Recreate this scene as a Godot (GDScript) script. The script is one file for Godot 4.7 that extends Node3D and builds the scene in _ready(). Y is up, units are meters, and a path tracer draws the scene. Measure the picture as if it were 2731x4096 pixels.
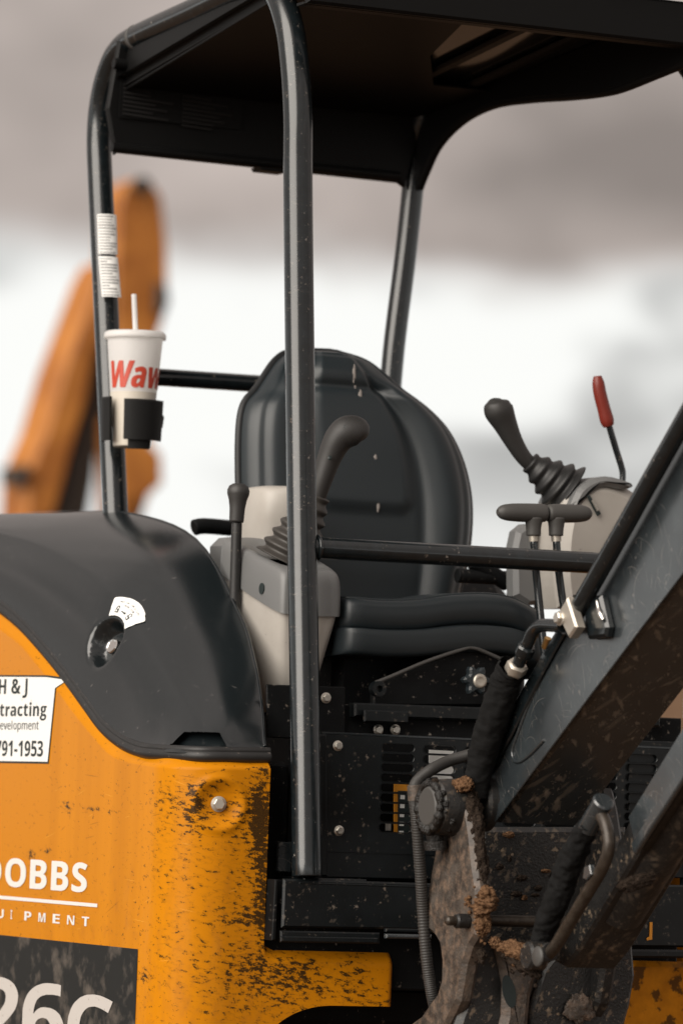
extends Node3D
# A compact excavator parked on a building site, seen through a long lens from its front corner.
# World axes: +X across the machine, +Y up, +Z the way the machine faces. Metres. Its front canopy post stands at x = 0, z = 0.

const BASE := Vector3(0.43, 0.0, -0.55)
const EXPOSURE := 3.0
var M := {}
var machine: Node3D
var rng := RandomNumberGenerator.new()

func _ready() -> void:
	rng.seed = 11
	_camera_and_light()
	_materials()
	_site()
	machine = thing("compact_excavator", "worn orange compact excavator with black canopy, seat and boom, dealer lettering on its flank", "excavator", BASE)
	_undercarriage()
	_canopy()
	_body_panel()
	_tank_cover()
	_front_frame()
	_seat()
	_consoles()
	_levers()
	_boom()
	_swing_post()
	_hoses()
	_cup()
	_far_excavator()

func _camera_and_light() -> void:
	var cam := Camera3D.new()
	cam.name = "camera"
	add_child(cam)
	cam.transform = Transform3D(Basis(Vector3(0.900972, 0.036412, 0.432347), Vector3(-0.059347, 0.997449, 0.039669), Vector3(-0.429799, -0.061399, 0.900834)), Vector3(-4.22962, 0.80000, 9.04565))
	var lens := CameraAttributesPhysical.new()
	lens.frustum_focal_length = 114.47
	lens.frustum_focus_distance = 9.95
	lens.exposure_aperture = 2.1
	lens.frustum_near = 0.1
	lens.frustum_far = 2000.0
	cam.attributes = lens
	cam.fov = 11.969
	cam.near = 0.1
	cam.far = 2000.0
	cam.current = true
	var env := Environment.new()
	env.background_mode = Environment.BG_SKY
	env.tonemap_mode = Environment.TONE_MAPPER_LINEAR
	env.tonemap_exposure = EXPOSURE
	env.sdfgi_enabled = true
	env.ssao_enabled = true
	env.ssil_enabled = true
	var sky := Sky.new()
	var pano := PanoramaSkyMaterial.new()
	pano.panorama = _sky_image()
	sky.sky_material = pano
	env.sky = sky
	var world := WorldEnvironment.new()
	world.name = "world"
	world.environment = env
	add_child(world)
	# a veiled sun, low to the photographer's left, spread wide by thin cloud
	var sun := DirectionalLight3D.new()
	sun.name = "sun"
	sun.light_energy = 0.5
	sun.light_angular_distance = 60.0
	sun.light_color = Color(1.0, 0.97, 0.93)
	sun.shadow_enabled = true
	add_child(sun)
	sun.look_at_from_position(Vector3(-8.0, 4.8, 3.2), Vector3.ZERO)

func _sky_image() -> ImageTexture:
	# broken overcast: one grey sheet of cloud all round that ends a few degrees above the horizon, and bright white air below it
	var w := 3072
	var h := 1536
	var im := Image.create(w, h, false, Image.FORMAT_RGBF)
	var big := FastNoiseLite.new()
	big.seed = 5
	big.frequency = 0.55
	big.fractal_octaves = 2
	var mid := FastNoiseLite.new()
	mid.seed = 21
	mid.frequency = 1.0
	mid.fractal_octaves = 5
	mid.fractal_gain = 0.55
	var grey := Vector3(0.43, 0.375, 0.345)
	var white := Vector3(0.98, 0.985, 0.96)
	im.fill(Color(0.16, 0.125, 0.1) / EXPOSURE)
	var j := 0
	while j < h:
		var el := (0.5 - (j + 0.5) / h) * 180.0
		if el < -1.0:
			break
		var step := 1 if el < 20.0 else 6   # the cloud overhead needs less detail
		var i := 0
		while i < w:
			var az := ((i + 0.5) / w - 0.5) * TAU
			# cloud is drawn out sideways: noise cells several degrees wide and about half as high
			var p := Vector3(sin(az) * 9.5, el / (2.2 + el * 0.06), -cos(az) * 9.5)
			var a := big.get_noise_3dv(p)
			var b := mid.get_noise_3dv(p)
			var edge := 6.4 + 0.9 * a + 0.7 * b
			var t := smoothstep(edge - 0.35, edge + 0.4, el)
			var low := white * (1.0 - 0.55 * smoothstep(0.02, 0.42, 0.8 * b + 0.7 * a) * smoothstep(2.2, 4.6, el))
			# an overcast sky grows brighter towards the zenith
			var high := grey * clampf(1.0 + 0.55 * b + 0.5 * a, 0.55, 1.5) * (1.0 + 0.5 * sin(deg_to_rad(el))) / 1.07
			var c := low.lerp(high, t) / EXPOSURE
			if step == 1:
				im.set_pixel(i, j, Color(c.x, c.y, c.z))
			else:
				im.fill_rect(Rect2i(i, j, step, step), Color(c.x, c.y, c.z))
			i += step
		j += step
	return ImageTexture.create_from_image(im)

# ---------------------------------------------------------------- naming
func thing(called: String, label: String, category: String, at := Vector3.ZERO) -> Node3D:
	var o := Node3D.new()
	o.name = called
	add_child(o, true)
	o.position = at
	o.set_meta("label", label)
	o.set_meta("category", category)
	return o

func origin_of(parent: Node) -> Vector3:
	var p := Vector3.ZERO
	var n := parent
	while n != null and n != self:
		if n is Node3D:
			p += (n as Node3D).position
		n = n.get_parent()
	return p

func part(parent: Node, called: String) -> Node3D:
	# an assembly of the thing; its pieces are sub-parts
	var o := Node3D.new()
	o.name = called
	parent.add_child(o, true)
	o.position = -origin_of(parent)
	return o

func put(parent: Node, called: String, mesh: Mesh, m: Material, t := Transform3D()) -> MeshInstance3D:
	# every shape is given in world metres; the node keeps them whatever its parent's place
	var o := MeshInstance3D.new()
	o.name = called
	o.mesh = mesh
	o.material_override = m
	parent.add_child(o, true)
	var base := origin_of(parent)
	o.transform = Transform3D(t.basis, t.origin - base)
	return o

# ---------------------------------------------------------------- shapes
func tri(st: SurfaceTool, a: Vector3, b: Vector3, c: Vector3) -> void:
	st.add_vertex(a)
	st.add_vertex(c)
	st.add_vertex(b)

func quad(st: SurfaceTool, a: Vector3, b: Vector3, c: Vector3, d: Vector3) -> void:
	tri(st, a, b, c)
	tri(st, a, c, d)

func flat_tool() -> SurfaceTool:
	var st := SurfaceTool.new()
	st.begin(Mesh.PRIMITIVE_TRIANGLES)
	st.set_smooth_group(-1)
	return st

func done(st: SurfaceTool) -> ArrayMesh:
	st.generate_normals()
	return st.commit()

func slab(pts: Array, ext: Vector3, bev := 0.0) -> ArrayMesh:
	# a flat outline pushed out along ext, its outer edge bevelled
	var n := ext.normalized()
	var u := ((pts[1] as Vector3) - (pts[0] as Vector3))
	u = (u - n * u.dot(n)).normalized()
	var v := n.cross(u)
	var o: Vector3 = pts[0]
	var flat := PackedVector2Array()
	for p in pts:
		flat.append(Vector2((p - o).dot(u), (p - o).dot(v)))
	if Geometry2D.is_polygon_clockwise(flat):
		flat.reverse()
	var k := flat.size()
	var inset := PackedVector2Array()
	for i in k:
		var a := flat[(i + k - 1) % k]
		var b := flat[i]
		var c := flat[(i + 1) % k]
		var d1 := (b - a).normalized()
		var d2 := (c - b).normalized()
		var n1 := Vector2(-d1.y, d1.x)
		var n2 := Vector2(-d2.y, d2.x)
		var mm := (n1 + n2).normalized()
		inset.append(b + mm * bev / maxf(0.35, mm.dot(n1)))
	var st := flat_tool()
	var length := ext.length()
	var at := func(q: Vector2, h: float) -> Vector3: return o + u * q.x + v * q.y + n * h
	var idx := Geometry2D.triangulate_polygon(flat)
	for i in range(0, idx.size(), 3):
		var a2: Vector2 = inset[idx[i]]
		var b2: Vector2 = inset[idx[i + 1]]
		var c2: Vector2 = inset[idx[i + 2]]
		if (b2 - a2).cross(c2 - a2) < 0.0:
			var sw := b2
			b2 = c2
			c2 = sw
		tri(st, at.call(a2, length), at.call(b2, length), at.call(c2, length))
		tri(st, at.call(a2, 0.0), at.call(c2, 0.0), at.call(b2, 0.0))
	for i in k:
		var j := (i + 1) % k
		var hb := length - bev
		var lo := minf(bev, length * 0.4)
		quad(st, at.call(flat[i], lo), at.call(flat[j], lo), at.call(flat[j], hb), at.call(flat[i], hb))
		if bev > 0.0:
			quad(st, at.call(flat[i], hb), at.call(flat[j], hb), at.call(inset[j], length), at.call(inset[i], length))
			quad(st, at.call(inset[i], 0.0), at.call(inset[j], 0.0), at.call(flat[j], lo), at.call(flat[i], lo))
	return done(st)

func rbox(size: Vector3, bev: float) -> ArrayMesh:
	var st := flat_tool()
	var h := size * 0.5
	var corner := func(sx: float, sy: float, sz: float, ax: int) -> Vector3:
		var q := Vector3(sx * (h.x - bev), sy * (h.y - bev), sz * (h.z - bev))
		q[ax] = [sx, sy, sz][ax] * h[ax]
		return q
	for ax in 3:
		var b := (ax + 1) % 3
		var c := (ax + 2) % 3
		for s in [-1.0, 1.0]:
			var ring := []
			for k in [[-1.0, -1.0], [1.0, -1.0], [1.0, 1.0], [-1.0, 1.0]]:
				var q := Vector3.ZERO
				q[ax] = s
				q[b] = k[0]
				q[c] = k[1]
				ring.append(corner.call(q.x, q.y, q.z, ax))
			if s > 0:
				quad(st, ring[0], ring[1], ring[2], ring[3])
			else:
				quad(st, ring[3], ring[2], ring[1], ring[0])
		for s in [-1.0, 1.0]:
			for t in [-1.0, 1.0]:
				var e := []
				for w in [-1.0, 1.0]:
					var q := Vector3.ZERO
					q[b] = s
					q[c] = t
					q[ax] = w
					e.append(corner.call(q.x, q.y, q.z, b))
					e.append(corner.call(q.x, q.y, q.z, c))
				if s * t > 0:
					quad(st, e[0], e[2], e[3], e[1])
				else:
					quad(st, e[1], e[3], e[2], e[0])
	for sx in [-1.0, 1.0]:
		for sy in [-1.0, 1.0]:
			for sz in [-1.0, 1.0]:
				var a3: Vector3 = corner.call(sx, sy, sz, 0)
				var b3: Vector3 = corner.call(sx, sy, sz, 1)
				var c3: Vector3 = corner.call(sx, sy, sz, 2)
				if sx * sy * sz > 0:
					tri(st, a3, b3, c3)
				else:
					tri(st, a3, c3, b3)
	return done(st)

func boxm(lo: Vector3, hi: Vector3, bev := 0.004) -> Array:
	return [rbox(hi - lo, bev), Transform3D(Basis(), (lo + hi) * 0.5)]

func put_box(parent: Node, called: String, lo: Vector3, hi: Vector3, m: Material, bev := 0.004) -> MeshInstance3D:
	var b := boxm(lo, hi, bev)
	return put(parent, called, b[0], m, b[1])

func grid(p: PackedVector3Array, nu: int, nv: int, uv := PackedVector2Array(), wrap := false, flip := false, gone := PackedByteArray()) -> ArrayMesh:
	# quads whose corners are all marked gone are left open
	# rows of nu points, nv rows; wrap joins the normals of the first and the last column
	var nor := PackedVector3Array()
	nor.resize(p.size())
	var idx := PackedInt32Array()
	for j in nv - 1:
		for i in nu - 1:
			var a := j * nu + i
			var b := a + 1
			var c := a + nu + 1
			var d := a + nu
			var n := (p[c] - p[a]).cross(p[d] - p[b])
			if gone.size() and gone[a] and gone[b] and gone[c] and gone[d]:
				continue
			if flip:
				n = -n
				idx.append_array(PackedInt32Array([a, b, c, a, c, d]))
			else:
				idx.append_array(PackedInt32Array([a, c, b, a, d, c]))
			nor[a] += n
			nor[b] += n
			nor[c] += n
			nor[d] += n
	if wrap:
		for j in nv:
			var s := nor[j * nu] + nor[j * nu + nu - 1]
			nor[j * nu] = s
			nor[j * nu + nu - 1] = s
	for i in nor.size():
		nor[i] = nor[i].normalized() if nor[i].length_squared() > 1e-20 else Vector3.UP
	if uv.is_empty():
		uv.resize(p.size())
		for j in nv:
			for i in nu:
				uv[j * nu + i] = Vector2(float(i) / (nu - 1), float(j) / (nv - 1))
	var arr := []
	arr.resize(Mesh.ARRAY_MAX)
	arr[Mesh.ARRAY_VERTEX] = p
	arr[Mesh.ARRAY_NORMAL] = nor
	arr[Mesh.ARRAY_TEX_UV] = uv
	arr[Mesh.ARRAY_INDEX] = idx
	var am := ArrayMesh.new()
	am.add_surface_from_arrays(Mesh.PRIMITIVE_TRIANGLES, arr)
	return am

func spline(pts: Array, n: int) -> Array:
	# Catmull-Rom through the points, n steps a span
	var out := []
	var k := pts.size()
	for i in k - 1:
		var a = pts[maxi(i - 1, 0)]
		var b = pts[i]
		var c = pts[i + 1]
		var d = pts[mini(i + 2, k - 1)]
		for s in n:
			var t := float(s) / n
			out.append(0.5 * ((2.0 * b) + (c - a) * t + (2.0 * a - 5.0 * b + 4.0 * c - d) * t * t + (3.0 * b - a - 3.0 * c + d) * t * t * t))
	out.append(pts[k - 1])
	return out

func tube(pts: Array, rad, seg := 16, steps := 6, squash := 1.0, up := Vector3.ZERO) -> ArrayMesh:
	# a bent pipe through the points; rad is one radius or one for each point; squash flattens it across
	var path := spline(pts, steps) if steps > 1 else pts
	var radii := []
	if rad is Array:
		radii = spline(rad, steps) if steps > 1 else rad
	else:
		for q in path:
			radii.append(rad)
	var k := path.size()
	var rings := []
	var t0: Vector3 = (path[1] - path[0]).normalized()
	var side := t0.cross(Vector3(0.31, 0.2, 0.93)).normalized() if up == Vector3.ZERO else up.cross(t0).normalized()
	for i in k:
		var t: Vector3 = (path[mini(i + 1, k - 1)] - path[maxi(i - 1, 0)]).normalized()
		side = (side - t * side.dot(t)).normalized()
		var other := t.cross(side)
		var ring := PackedVector3Array()
		for s in seg + 1:
			var a := TAU * s / seg
			ring.append(path[i] + (side * cos(a) + other * sin(a) * squash) * radii[i])
		rings.append([ring, path[i], t, radii[i]])
	var p := PackedVector3Array()
	var rows := 0
	for e in [[0, 0.0], [0, 0.8]]:
		for s in seg + 1:
			p.append(rings[0][1].lerp(rings[0][0][s], e[1]) - rings[0][2] * (rings[0][3] * 0.06))
		rows += 1
	for s in seg + 1:
		p.append(rings[0][1].lerp(rings[0][0][s], 0.9) - rings[0][2] * (rings[0][3] * 0.06))
	rows += 1
	for r in rings:
		p.append_array(r[0])
		rows += 1
	for e in [0.9, 0.8, 0.0]:
		for s in seg + 1:
			p.append(rings[k - 1][1].lerp(rings[k - 1][0][s], e) + rings[k - 1][2] * (rings[k - 1][3] * 0.06))
		rows += 1
	return grid(p, seg + 1, rows, PackedVector2Array(), true)

func lathe(prof: Array, seg := 28) -> ArrayMesh:
	# profile of (radius, height) from bottom to top, about +Y; a point given twice makes a sharp edge
	var p := PackedVector3Array()
	for q in prof:
		for s in seg + 1:
			var a := -TAU * s / seg
			p.append(Vector3(cos(a) * q.x, q.y, sin(a) * q.x))
	return grid(p, seg + 1, prof.size(), PackedVector2Array(), true)

func sharp(prof: Array) -> Array:
	# the profile with every inner point doubled
	var out := []
	for i in prof.size():
		out.append(prof[i])
		if i > 0 and i < prof.size() - 1:
			out.append(prof[i])
	return out

func aim(at: Vector3, dir: Vector3, roll := 0.0) -> Transform3D:
	# +Y turned to dir
	var y := dir.normalized()
	var x := y.cross(Vector3(0.13, 0.31, 0.94)).normalized()
	var z := x.cross(y)
	return Transform3D(Basis(x, y, z) * Basis(Vector3.UP, roll), at)

func loft(rows: Array, su := 6, sv := 6, wrap := false, flip := false) -> ArrayMesh:
	# a smooth skin through rows of the same number of points
	var fine := []
	for r in rows:
		fine.append(spline(r, su))
	var nu: int = fine[0].size()
	var cols := []
	for i in nu:
		var col := []
		for r in fine:
			col.append(r[i])
		cols.append(spline(col, sv))
	var nv: int = cols[0].size()
	var p := PackedVector3Array()
	for j in nv:
		for i in nu:
			p.append(cols[i][j])
	return grid(p, nu, nv, PackedVector2Array(), wrap, flip)

func lump(r: Vector3, seed_: int, rough := 0.35, n := 20) -> ArrayMesh:
	# a clod: a ball broken up by noise
	var f := FastNoiseLite.new()
	f.seed = seed_
	f.frequency = 1.3
	f.fractal_octaves = 5
	f.fractal_gain = 0.62
	var p := PackedVector3Array()
	for j in n + 1:
		var th := PI * j / n
		for i in n * 2 + 1:
			var ph := -TAU * i / (n * 2)
			var d := Vector3(sin(th) * cos(ph), cos(th), sin(th) * sin(ph))
			p.append(d * r * (1.0 + rough * 2.2 * f.get_noise_3dv(d * 1.4)))
	return grid(p, n * 2 + 1, n + 1, PackedVector2Array(), true, true)

func rumpled(pts: Array, rad: Array, seed_: int, amount: float) -> ArrayMesh:
	# a loose fabric sleeve: a tube whose skin is creased round and along
	var path := spline(pts, 14)
	var radii := spline(rad, 14)
	var f := FastNoiseLite.new()
	f.seed = seed_
	f.frequency = 1.0
	f.fractal_octaves = 3
	var seg := 36
	var p := PackedVector3Array()
	var side := Vector3.ZERO
	for i in path.size():
		var t: Vector3 = (path[mini(i + 1, path.size() - 1)] - path[maxi(i - 1, 0)]).normalized()
		if i == 0:
			side = t.cross(Vector3(0.31, 0.2, 0.93)).normalized()
		side = (side - t * side.dot(t)).normalized()
		var other := t.cross(side)
		for s in seg + 1:
			var a := TAU * (s % seg) / seg
			var q := Vector3(cos(a) * 1.2, sin(a) * 1.2, i * 0.13)
			var r: float = radii[i] * (1.0 + amount * f.get_noise_3dv(q) + amount * 0.5 * f.get_noise_3dv(q * 2.7))
			p.append(path[i] + (side * cos(a) + other * sin(a)) * r)
	return grid(p, seg + 1, path.size(), PackedVector2Array(), true)

func hex_bolt(parent: Node, at: Vector3, dir: Vector3, r: float, m: Material, called := "bolt") -> MeshInstance3D:
	# a flanged hexagon head on its washer
	var st := flat_tool()
	var n := 6
	var rw := r * 1.28
	for i in 24:
		var a := TAU * i / 24
		var b := TAU * (i + 1) / 24
		var pa := Vector3(cos(a), 0, -sin(a))
		var pb := Vector3(cos(b), 0, -sin(b))
		quad(st, pa * rw, pb * rw, pb * rw + Vector3.UP * r * 0.16, pa * rw + Vector3.UP * r * 0.16)
		quad(st, pa * rw + Vector3.UP * r * 0.16, pb * rw + Vector3.UP * r * 0.16, pb * r * 0.8 + Vector3.UP * r * 0.3, pa * r * 0.8 + Vector3.UP * r * 0.3)
	for i in n:
		var a := TAU * i / n
		var b := TAU * (i + 1) / n
		var pa := Vector3(cos(a), 0, -sin(a)) * r
		var pb := Vector3(cos(b), 0, -sin(b)) * r
		var h1 := Vector3.UP * r * 0.8
		var h2 := Vector3.UP * r * 0.95
		quad(st, pa, pb, pb + h1, pa + h1)
		quad(st, pa + h1, pb + h1, pb * 0.82 + h2, pa * 0.82 + h2)
		tri(st, h2, pa * 0.82 + h2, pb * 0.82 + h2)
	return put(parent, called, done(st), m, aim(at, dir, rng.randf() * TAU))

func text_points(words: String, bold: bool, w: float, h: float, serif := false) -> Array:
	# the triangles of flat lettering fitted to a box w by h, lower left corner at 0, 0
	var fnt := SystemFont.new()
	fnt.font_names = PackedStringArray(["Droid Serif" if serif else "Droid Sans"])
	fnt.font_weight = 700 if bold else 400
	var tm := TextMesh.new()
	tm.text = words
	tm.font = fnt
	tm.font_size = 48
	tm.depth = 0.0
	tm.curve_step = 1.0
	tm.pixel_size = 0.01
	var arr := tm.get_mesh_arrays()
	var v: PackedVector3Array = arr[Mesh.ARRAY_VERTEX]
	var ix: PackedInt32Array = arr[Mesh.ARRAY_INDEX]
	var lo := Vector2(1e9, 1e9)
	var hi := Vector2(-1e9, -1e9)
	for q in v:
		lo = lo.min(Vector2(q.x, q.y))
		hi = hi.max(Vector2(q.x, q.y))
	var out := []
	var k := Vector2(w / maxf(hi.x - lo.x, 1e-6), h / maxf(hi.y - lo.y, 1e-6))
	for i in ix:
		out.append((Vector2(v[i].x, v[i].y) - lo) * k)
	return out

func put_words(parent: Node, words: String, bold: bool, w: float, h: float, place: Callable, m: Material, fat := 0.0) -> void:
	# a line of lettering fitted to a box w by h, every letter a piece of its own
	var fnt := SystemFont.new()
	fnt.font_names = PackedStringArray(["Droid Sans"])
	fnt.font_weight = 700 if bold else 400
	var px := 0.01
	var all := []
	var lo := Vector2(1e9, 1e9)
	var hi := Vector2(-1e9, -1e9)
	for i in words.length():
		if words[i] == " ":
			continue
		var tm := TextMesh.new()
		tm.text = words[i]
		tm.font = fnt
		tm.font_size = 48
		tm.depth = 0.0
		tm.curve_step = 1.0
		tm.pixel_size = px
		tm.horizontal_alignment = HORIZONTAL_ALIGNMENT_LEFT
		var arr := tm.get_mesh_arrays()
		var v: PackedVector3Array = arr[Mesh.ARRAY_VERTEX]
		var ix: PackedInt32Array = arr[Mesh.ARRAY_INDEX]
		var dx := fnt.get_string_size(words.substr(0, i), HORIZONTAL_ALIGNMENT_LEFT, -1, 48).x * px if i > 0 else 0.0
		var flat := []
		for k in ix:
			var q := Vector2(v[k].x + dx, v[k].y)
			lo = lo.min(q)
			hi = hi.max(q)
			flat.append(q)
		all.append(flat)
	var s := Vector2(w, h) / (hi - lo)
	for flat in all:
		var fit := []
		for q in flat:
			fit.append((q - lo) * s)
		var mesh := lettering(_cut_fine(fit), place)
		if fat > 0.0:
			# heavier strokes: the same letter again, a little to either side and a hair's breadth further out
			var st := SurfaceTool.new()
			st.append_from(mesh, 0, Transform3D())
			var lift := 0.0001
			for d in [Vector2(fat, 0), Vector2(-fat, 0), Vector2(0, fat * 0.5), Vector2(0, -fat * 0.5)]:
				var moved := []
				for q in fit:
					moved.append(q + d)
				var up := lift
				var out := func(v: Vector2) -> Array:
					var r: Array = place.call(v)
					return [r[0] + r[1] * up, r[1]]
				st.append_from(lettering(_cut_fine(moved), out), 0, Transform3D())
				lift += 0.0001
			mesh = st.commit()
		put(parent, "letter", mesh, m)

func lettering(pts: Array, place: Callable) -> ArrayMesh:
	# each flat point laid on a surface by place(Vector2) -> [point, normal]
	var st := SurfaceTool.new()
	st.begin(Mesh.PRIMITIVE_TRIANGLES)
	for i in range(0, pts.size(), 3):
		var a: Vector2 = pts[i]
		var b: Vector2 = pts[i + 1]
		var c: Vector2 = pts[i + 2]
		if (b - a).cross(c - a) < 0.0:
			var s := b
			b = c
			c = s
		for q in [a, c, b]:
			var r: Array = place.call(q)
			st.set_normal(r[1])
			st.add_vertex(r[0])
	return st.commit()

func patch(lo: Vector2, hi: Vector2, n: int, k: int, place: Callable) -> ArrayMesh:
	# a rectangle laid on a surface
	var p := PackedVector3Array()
	for j in k + 1:
		for i in n + 1:
			p.append(place.call(Vector2(lerpf(lo.x, hi.x, float(i) / n), lerpf(lo.y, hi.y, float(j) / k)))[0])
	return grid(p, n + 1, k + 1)

# ---------------------------------------------------------------- materials
func lin(r: float, g: float, b: float) -> Color:
	return Color(r, g, b).linear_to_srgb()

func mat(called: String, c: Color, rough: float, metal := 0.0, spec := 0.5) -> StandardMaterial3D:
	var m := StandardMaterial3D.new()
	m.resource_name = called
	m.albedo_color = c
	m.roughness = rough
	m.metallic = metal
	m.metallic_specular = spec
	M[called] = m
	return m

func noise_tex(freq: float, lo: Color, hi: Color, seed_: int, oct := 4, size := 512, mid := 0.5) -> NoiseTexture2D:
	var f := FastNoiseLite.new()
	f.seed = seed_
	f.frequency = freq
	f.fractal_octaves = oct
	f.fractal_gain = 0.6
	var g := Gradient.new()
	g.set_color(0, lo)
	g.set_color(1, hi)
	g.add_point(mid, lo.lerp(hi, 0.5))
	var t := NoiseTexture2D.new()
	t.width = size
	t.height = size
	t.seamless = true
	t.noise = f
	t.color_ramp = g
	return t

func grain(m: StandardMaterial3D, tex: Texture2D, per_metre: float) -> void:
	m.albedo_texture = tex
	m.uv1_triplanar = true
	m.uv1_world_triplanar = true
	m.uv1_scale = Vector3.ONE * per_metre

func relief(m: StandardMaterial3D, freq: float, seed_: int, depth_cm: float, oct := 4) -> void:
	m.heightmap_enabled = true
	m.heightmap_scale = depth_cm
	m.heightmap_texture = noise_tex(freq, Color.BLACK, Color.WHITE, seed_, oct, 512)

func worn(m: StandardMaterial3D, tex: Texture2D, per_metre: float) -> void:
	m.detail_enabled = true
	m.detail_albedo = tex
	m.detail_blend_mode = BaseMaterial3D.BLEND_MODE_MIX
	m.detail_uv_layer = BaseMaterial3D.DETAIL_UV_2
	m.uv2_triplanar = true
	m.uv2_world_triplanar = true
	m.uv2_scale = Vector3.ONE * per_metre

func blob(im: Image, x: float, y: float, r: float, stretch: float, turn: float, c: Color, soft := 0.35) -> void:
	# an irregular spot, wrapped round the picture's edges; the colour's alpha is its cover
	var w := im.get_width()
	var h := im.get_height()
	var ph := rng.randf() * TAU
	var ph2 := rng.randf() * TAU
	var R := int(ceil(r * maxf(1.0, stretch) * 1.4)) + 1
	var ct := cos(turn)
	var sn := sin(turn)
	for dy in range(-R, R + 1):
		for dx in range(-R, R + 1):
			var u := (dx * ct + dy * sn) / stretch
			var v := -dx * sn + dy * ct
			var d := sqrt(u * u + v * v)
			var a := atan2(v, u)
			var rr := r * (1.0 + 0.2 * sin(a * 2.0 + ph) + 0.16 * sin(a * 3.0 + ph2) + 0.1 * sin(a * 5.0 + ph * 3.0) + 0.06 * sin(a * 8.0 + ph2 * 5.0))
			if d > rr:
				continue
			var k := c.a * clampf((rr - d) / (rr * soft + 0.6), 0.0, 1.0)
			var px := posmod(int(x) + dx, w)
			var py := posmod(int(y) + dy, h)
			var o := im.get_pixel(px, py)
			var al := k + o.a * (1.0 - k)
			var n := o.lerp(c, k / maxf(al, 1e-4))
			im.set_pixel(px, py, Color(n.r, n.g, n.b, al))

func patch_tex(freq: float, level: float, c: Color, seed_: int, edge := 0.06, cover := 0.85) -> NoiseTexture2D:
	# ragged patches on a clear ground: noise cut at a level
	var t := noise_tex(freq, c, c, seed_, 5)
	var g := Gradient.new()
	g.set_color(0, Color(c.r, c.g, c.b, 0.0))
	g.set_color(1, Color(c.r, c.g, c.b, cover))
	g.add_point(level, Color(c.r, c.g, c.b, 0.0))
	g.add_point(minf(level + edge, 0.99), Color(c.r, c.g, c.b, cover))
	t.color_ramp = g
	return t

func splash_tex(seed_: int, count: int, big: float, c1: Color, c2: Color, stretch := 1.0, turn := 0.0, least := 0.9) -> ImageTexture:
	# dried splashes of mud and fine spots on a clear ground
	var im := Image.create(1024, 1024, false, Image.FORMAT_RGBA8)
	im.fill(Color(c1.r, c1.g, c1.b, 0.0))
	rng.seed = seed_
	for i in count:
		var c := c1.lerp(c2, rng.randf())
		var s := pow(rng.randf(), 5.0)
		c.a = lerpf(0.25, 0.75, rng.randf())
		var x := rng.randf() * 1024.0
		var y := rng.randf() * 1024.0
		var r := least + big * s
		blob(im, x, y, r, 1.0 + (stretch - 1.0) * rng.randf(), turn + rng.randfn(0.0, 0.25), c, 0.5)
		if s > 0.15:
			for k in 7:
				blob(im, x + rng.randfn(0.0, r * 1.6), y + rng.randfn(0.0, r * 1.6), 0.8 + rng.randf() * r * 0.3, 1.0, 0.0, c, 0.5)
	return ImageTexture.create_from_image(im)

func scratch_tex(seed_: int, count: int, c: Color, length: float, turn: float, spread: float) -> ImageTexture:
	# thin bent scuffs and dust trails
	var im := Image.create(1024, 1024, false, Image.FORMAT_RGBA8)
	im.fill(Color(c.r, c.g, c.b, 0.0))
	rng.seed = seed_
	for i in count:
		var x := rng.randf() * 1024.0
		var y := rng.randf() * 1024.0
		var a := turn + rng.randfn(0.0, spread)
		var bend := rng.randfn(0.0, 0.012)
		var n := int(length * (0.15 + pow(rng.randf(), 2.0)))
		var cov := 0.12 + 0.5 * pow(rng.randf(), 2.0)
		for k in n:
			x += cos(a)
			y += sin(a)
			a += bend
			var fade := sin(PI * (k + 0.5) / n)
			var px := posmod(int(x), 1024)
			var py := posmod(int(y), 1024)
			for q in [[0, 0, 1.0], [1, 0, 0.5], [0, 1, 0.5]]:
				var o := im.get_pixel(posmod(px + q[0], 1024), posmod(py + q[1], 1024))
				var al: float = maxf(o.a, cov * fade * q[2])
				im.set_pixel(posmod(px + q[0], 1024), posmod(py + q[1], 1024), Color(c.r, c.g, c.b, al))
	for i in count / 3:
		blob(im, rng.randf() * 1024.0, rng.randf() * 1024.0, 1.0 + 9.0 * pow(rng.randf(), 4.0), 1.0 + rng.randf() * 1.5, turn, Color(c.r, c.g, c.b, 0.1 + 0.35 * rng.randf()), 0.8)
	return ImageTexture.create_from_image(im)

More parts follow.
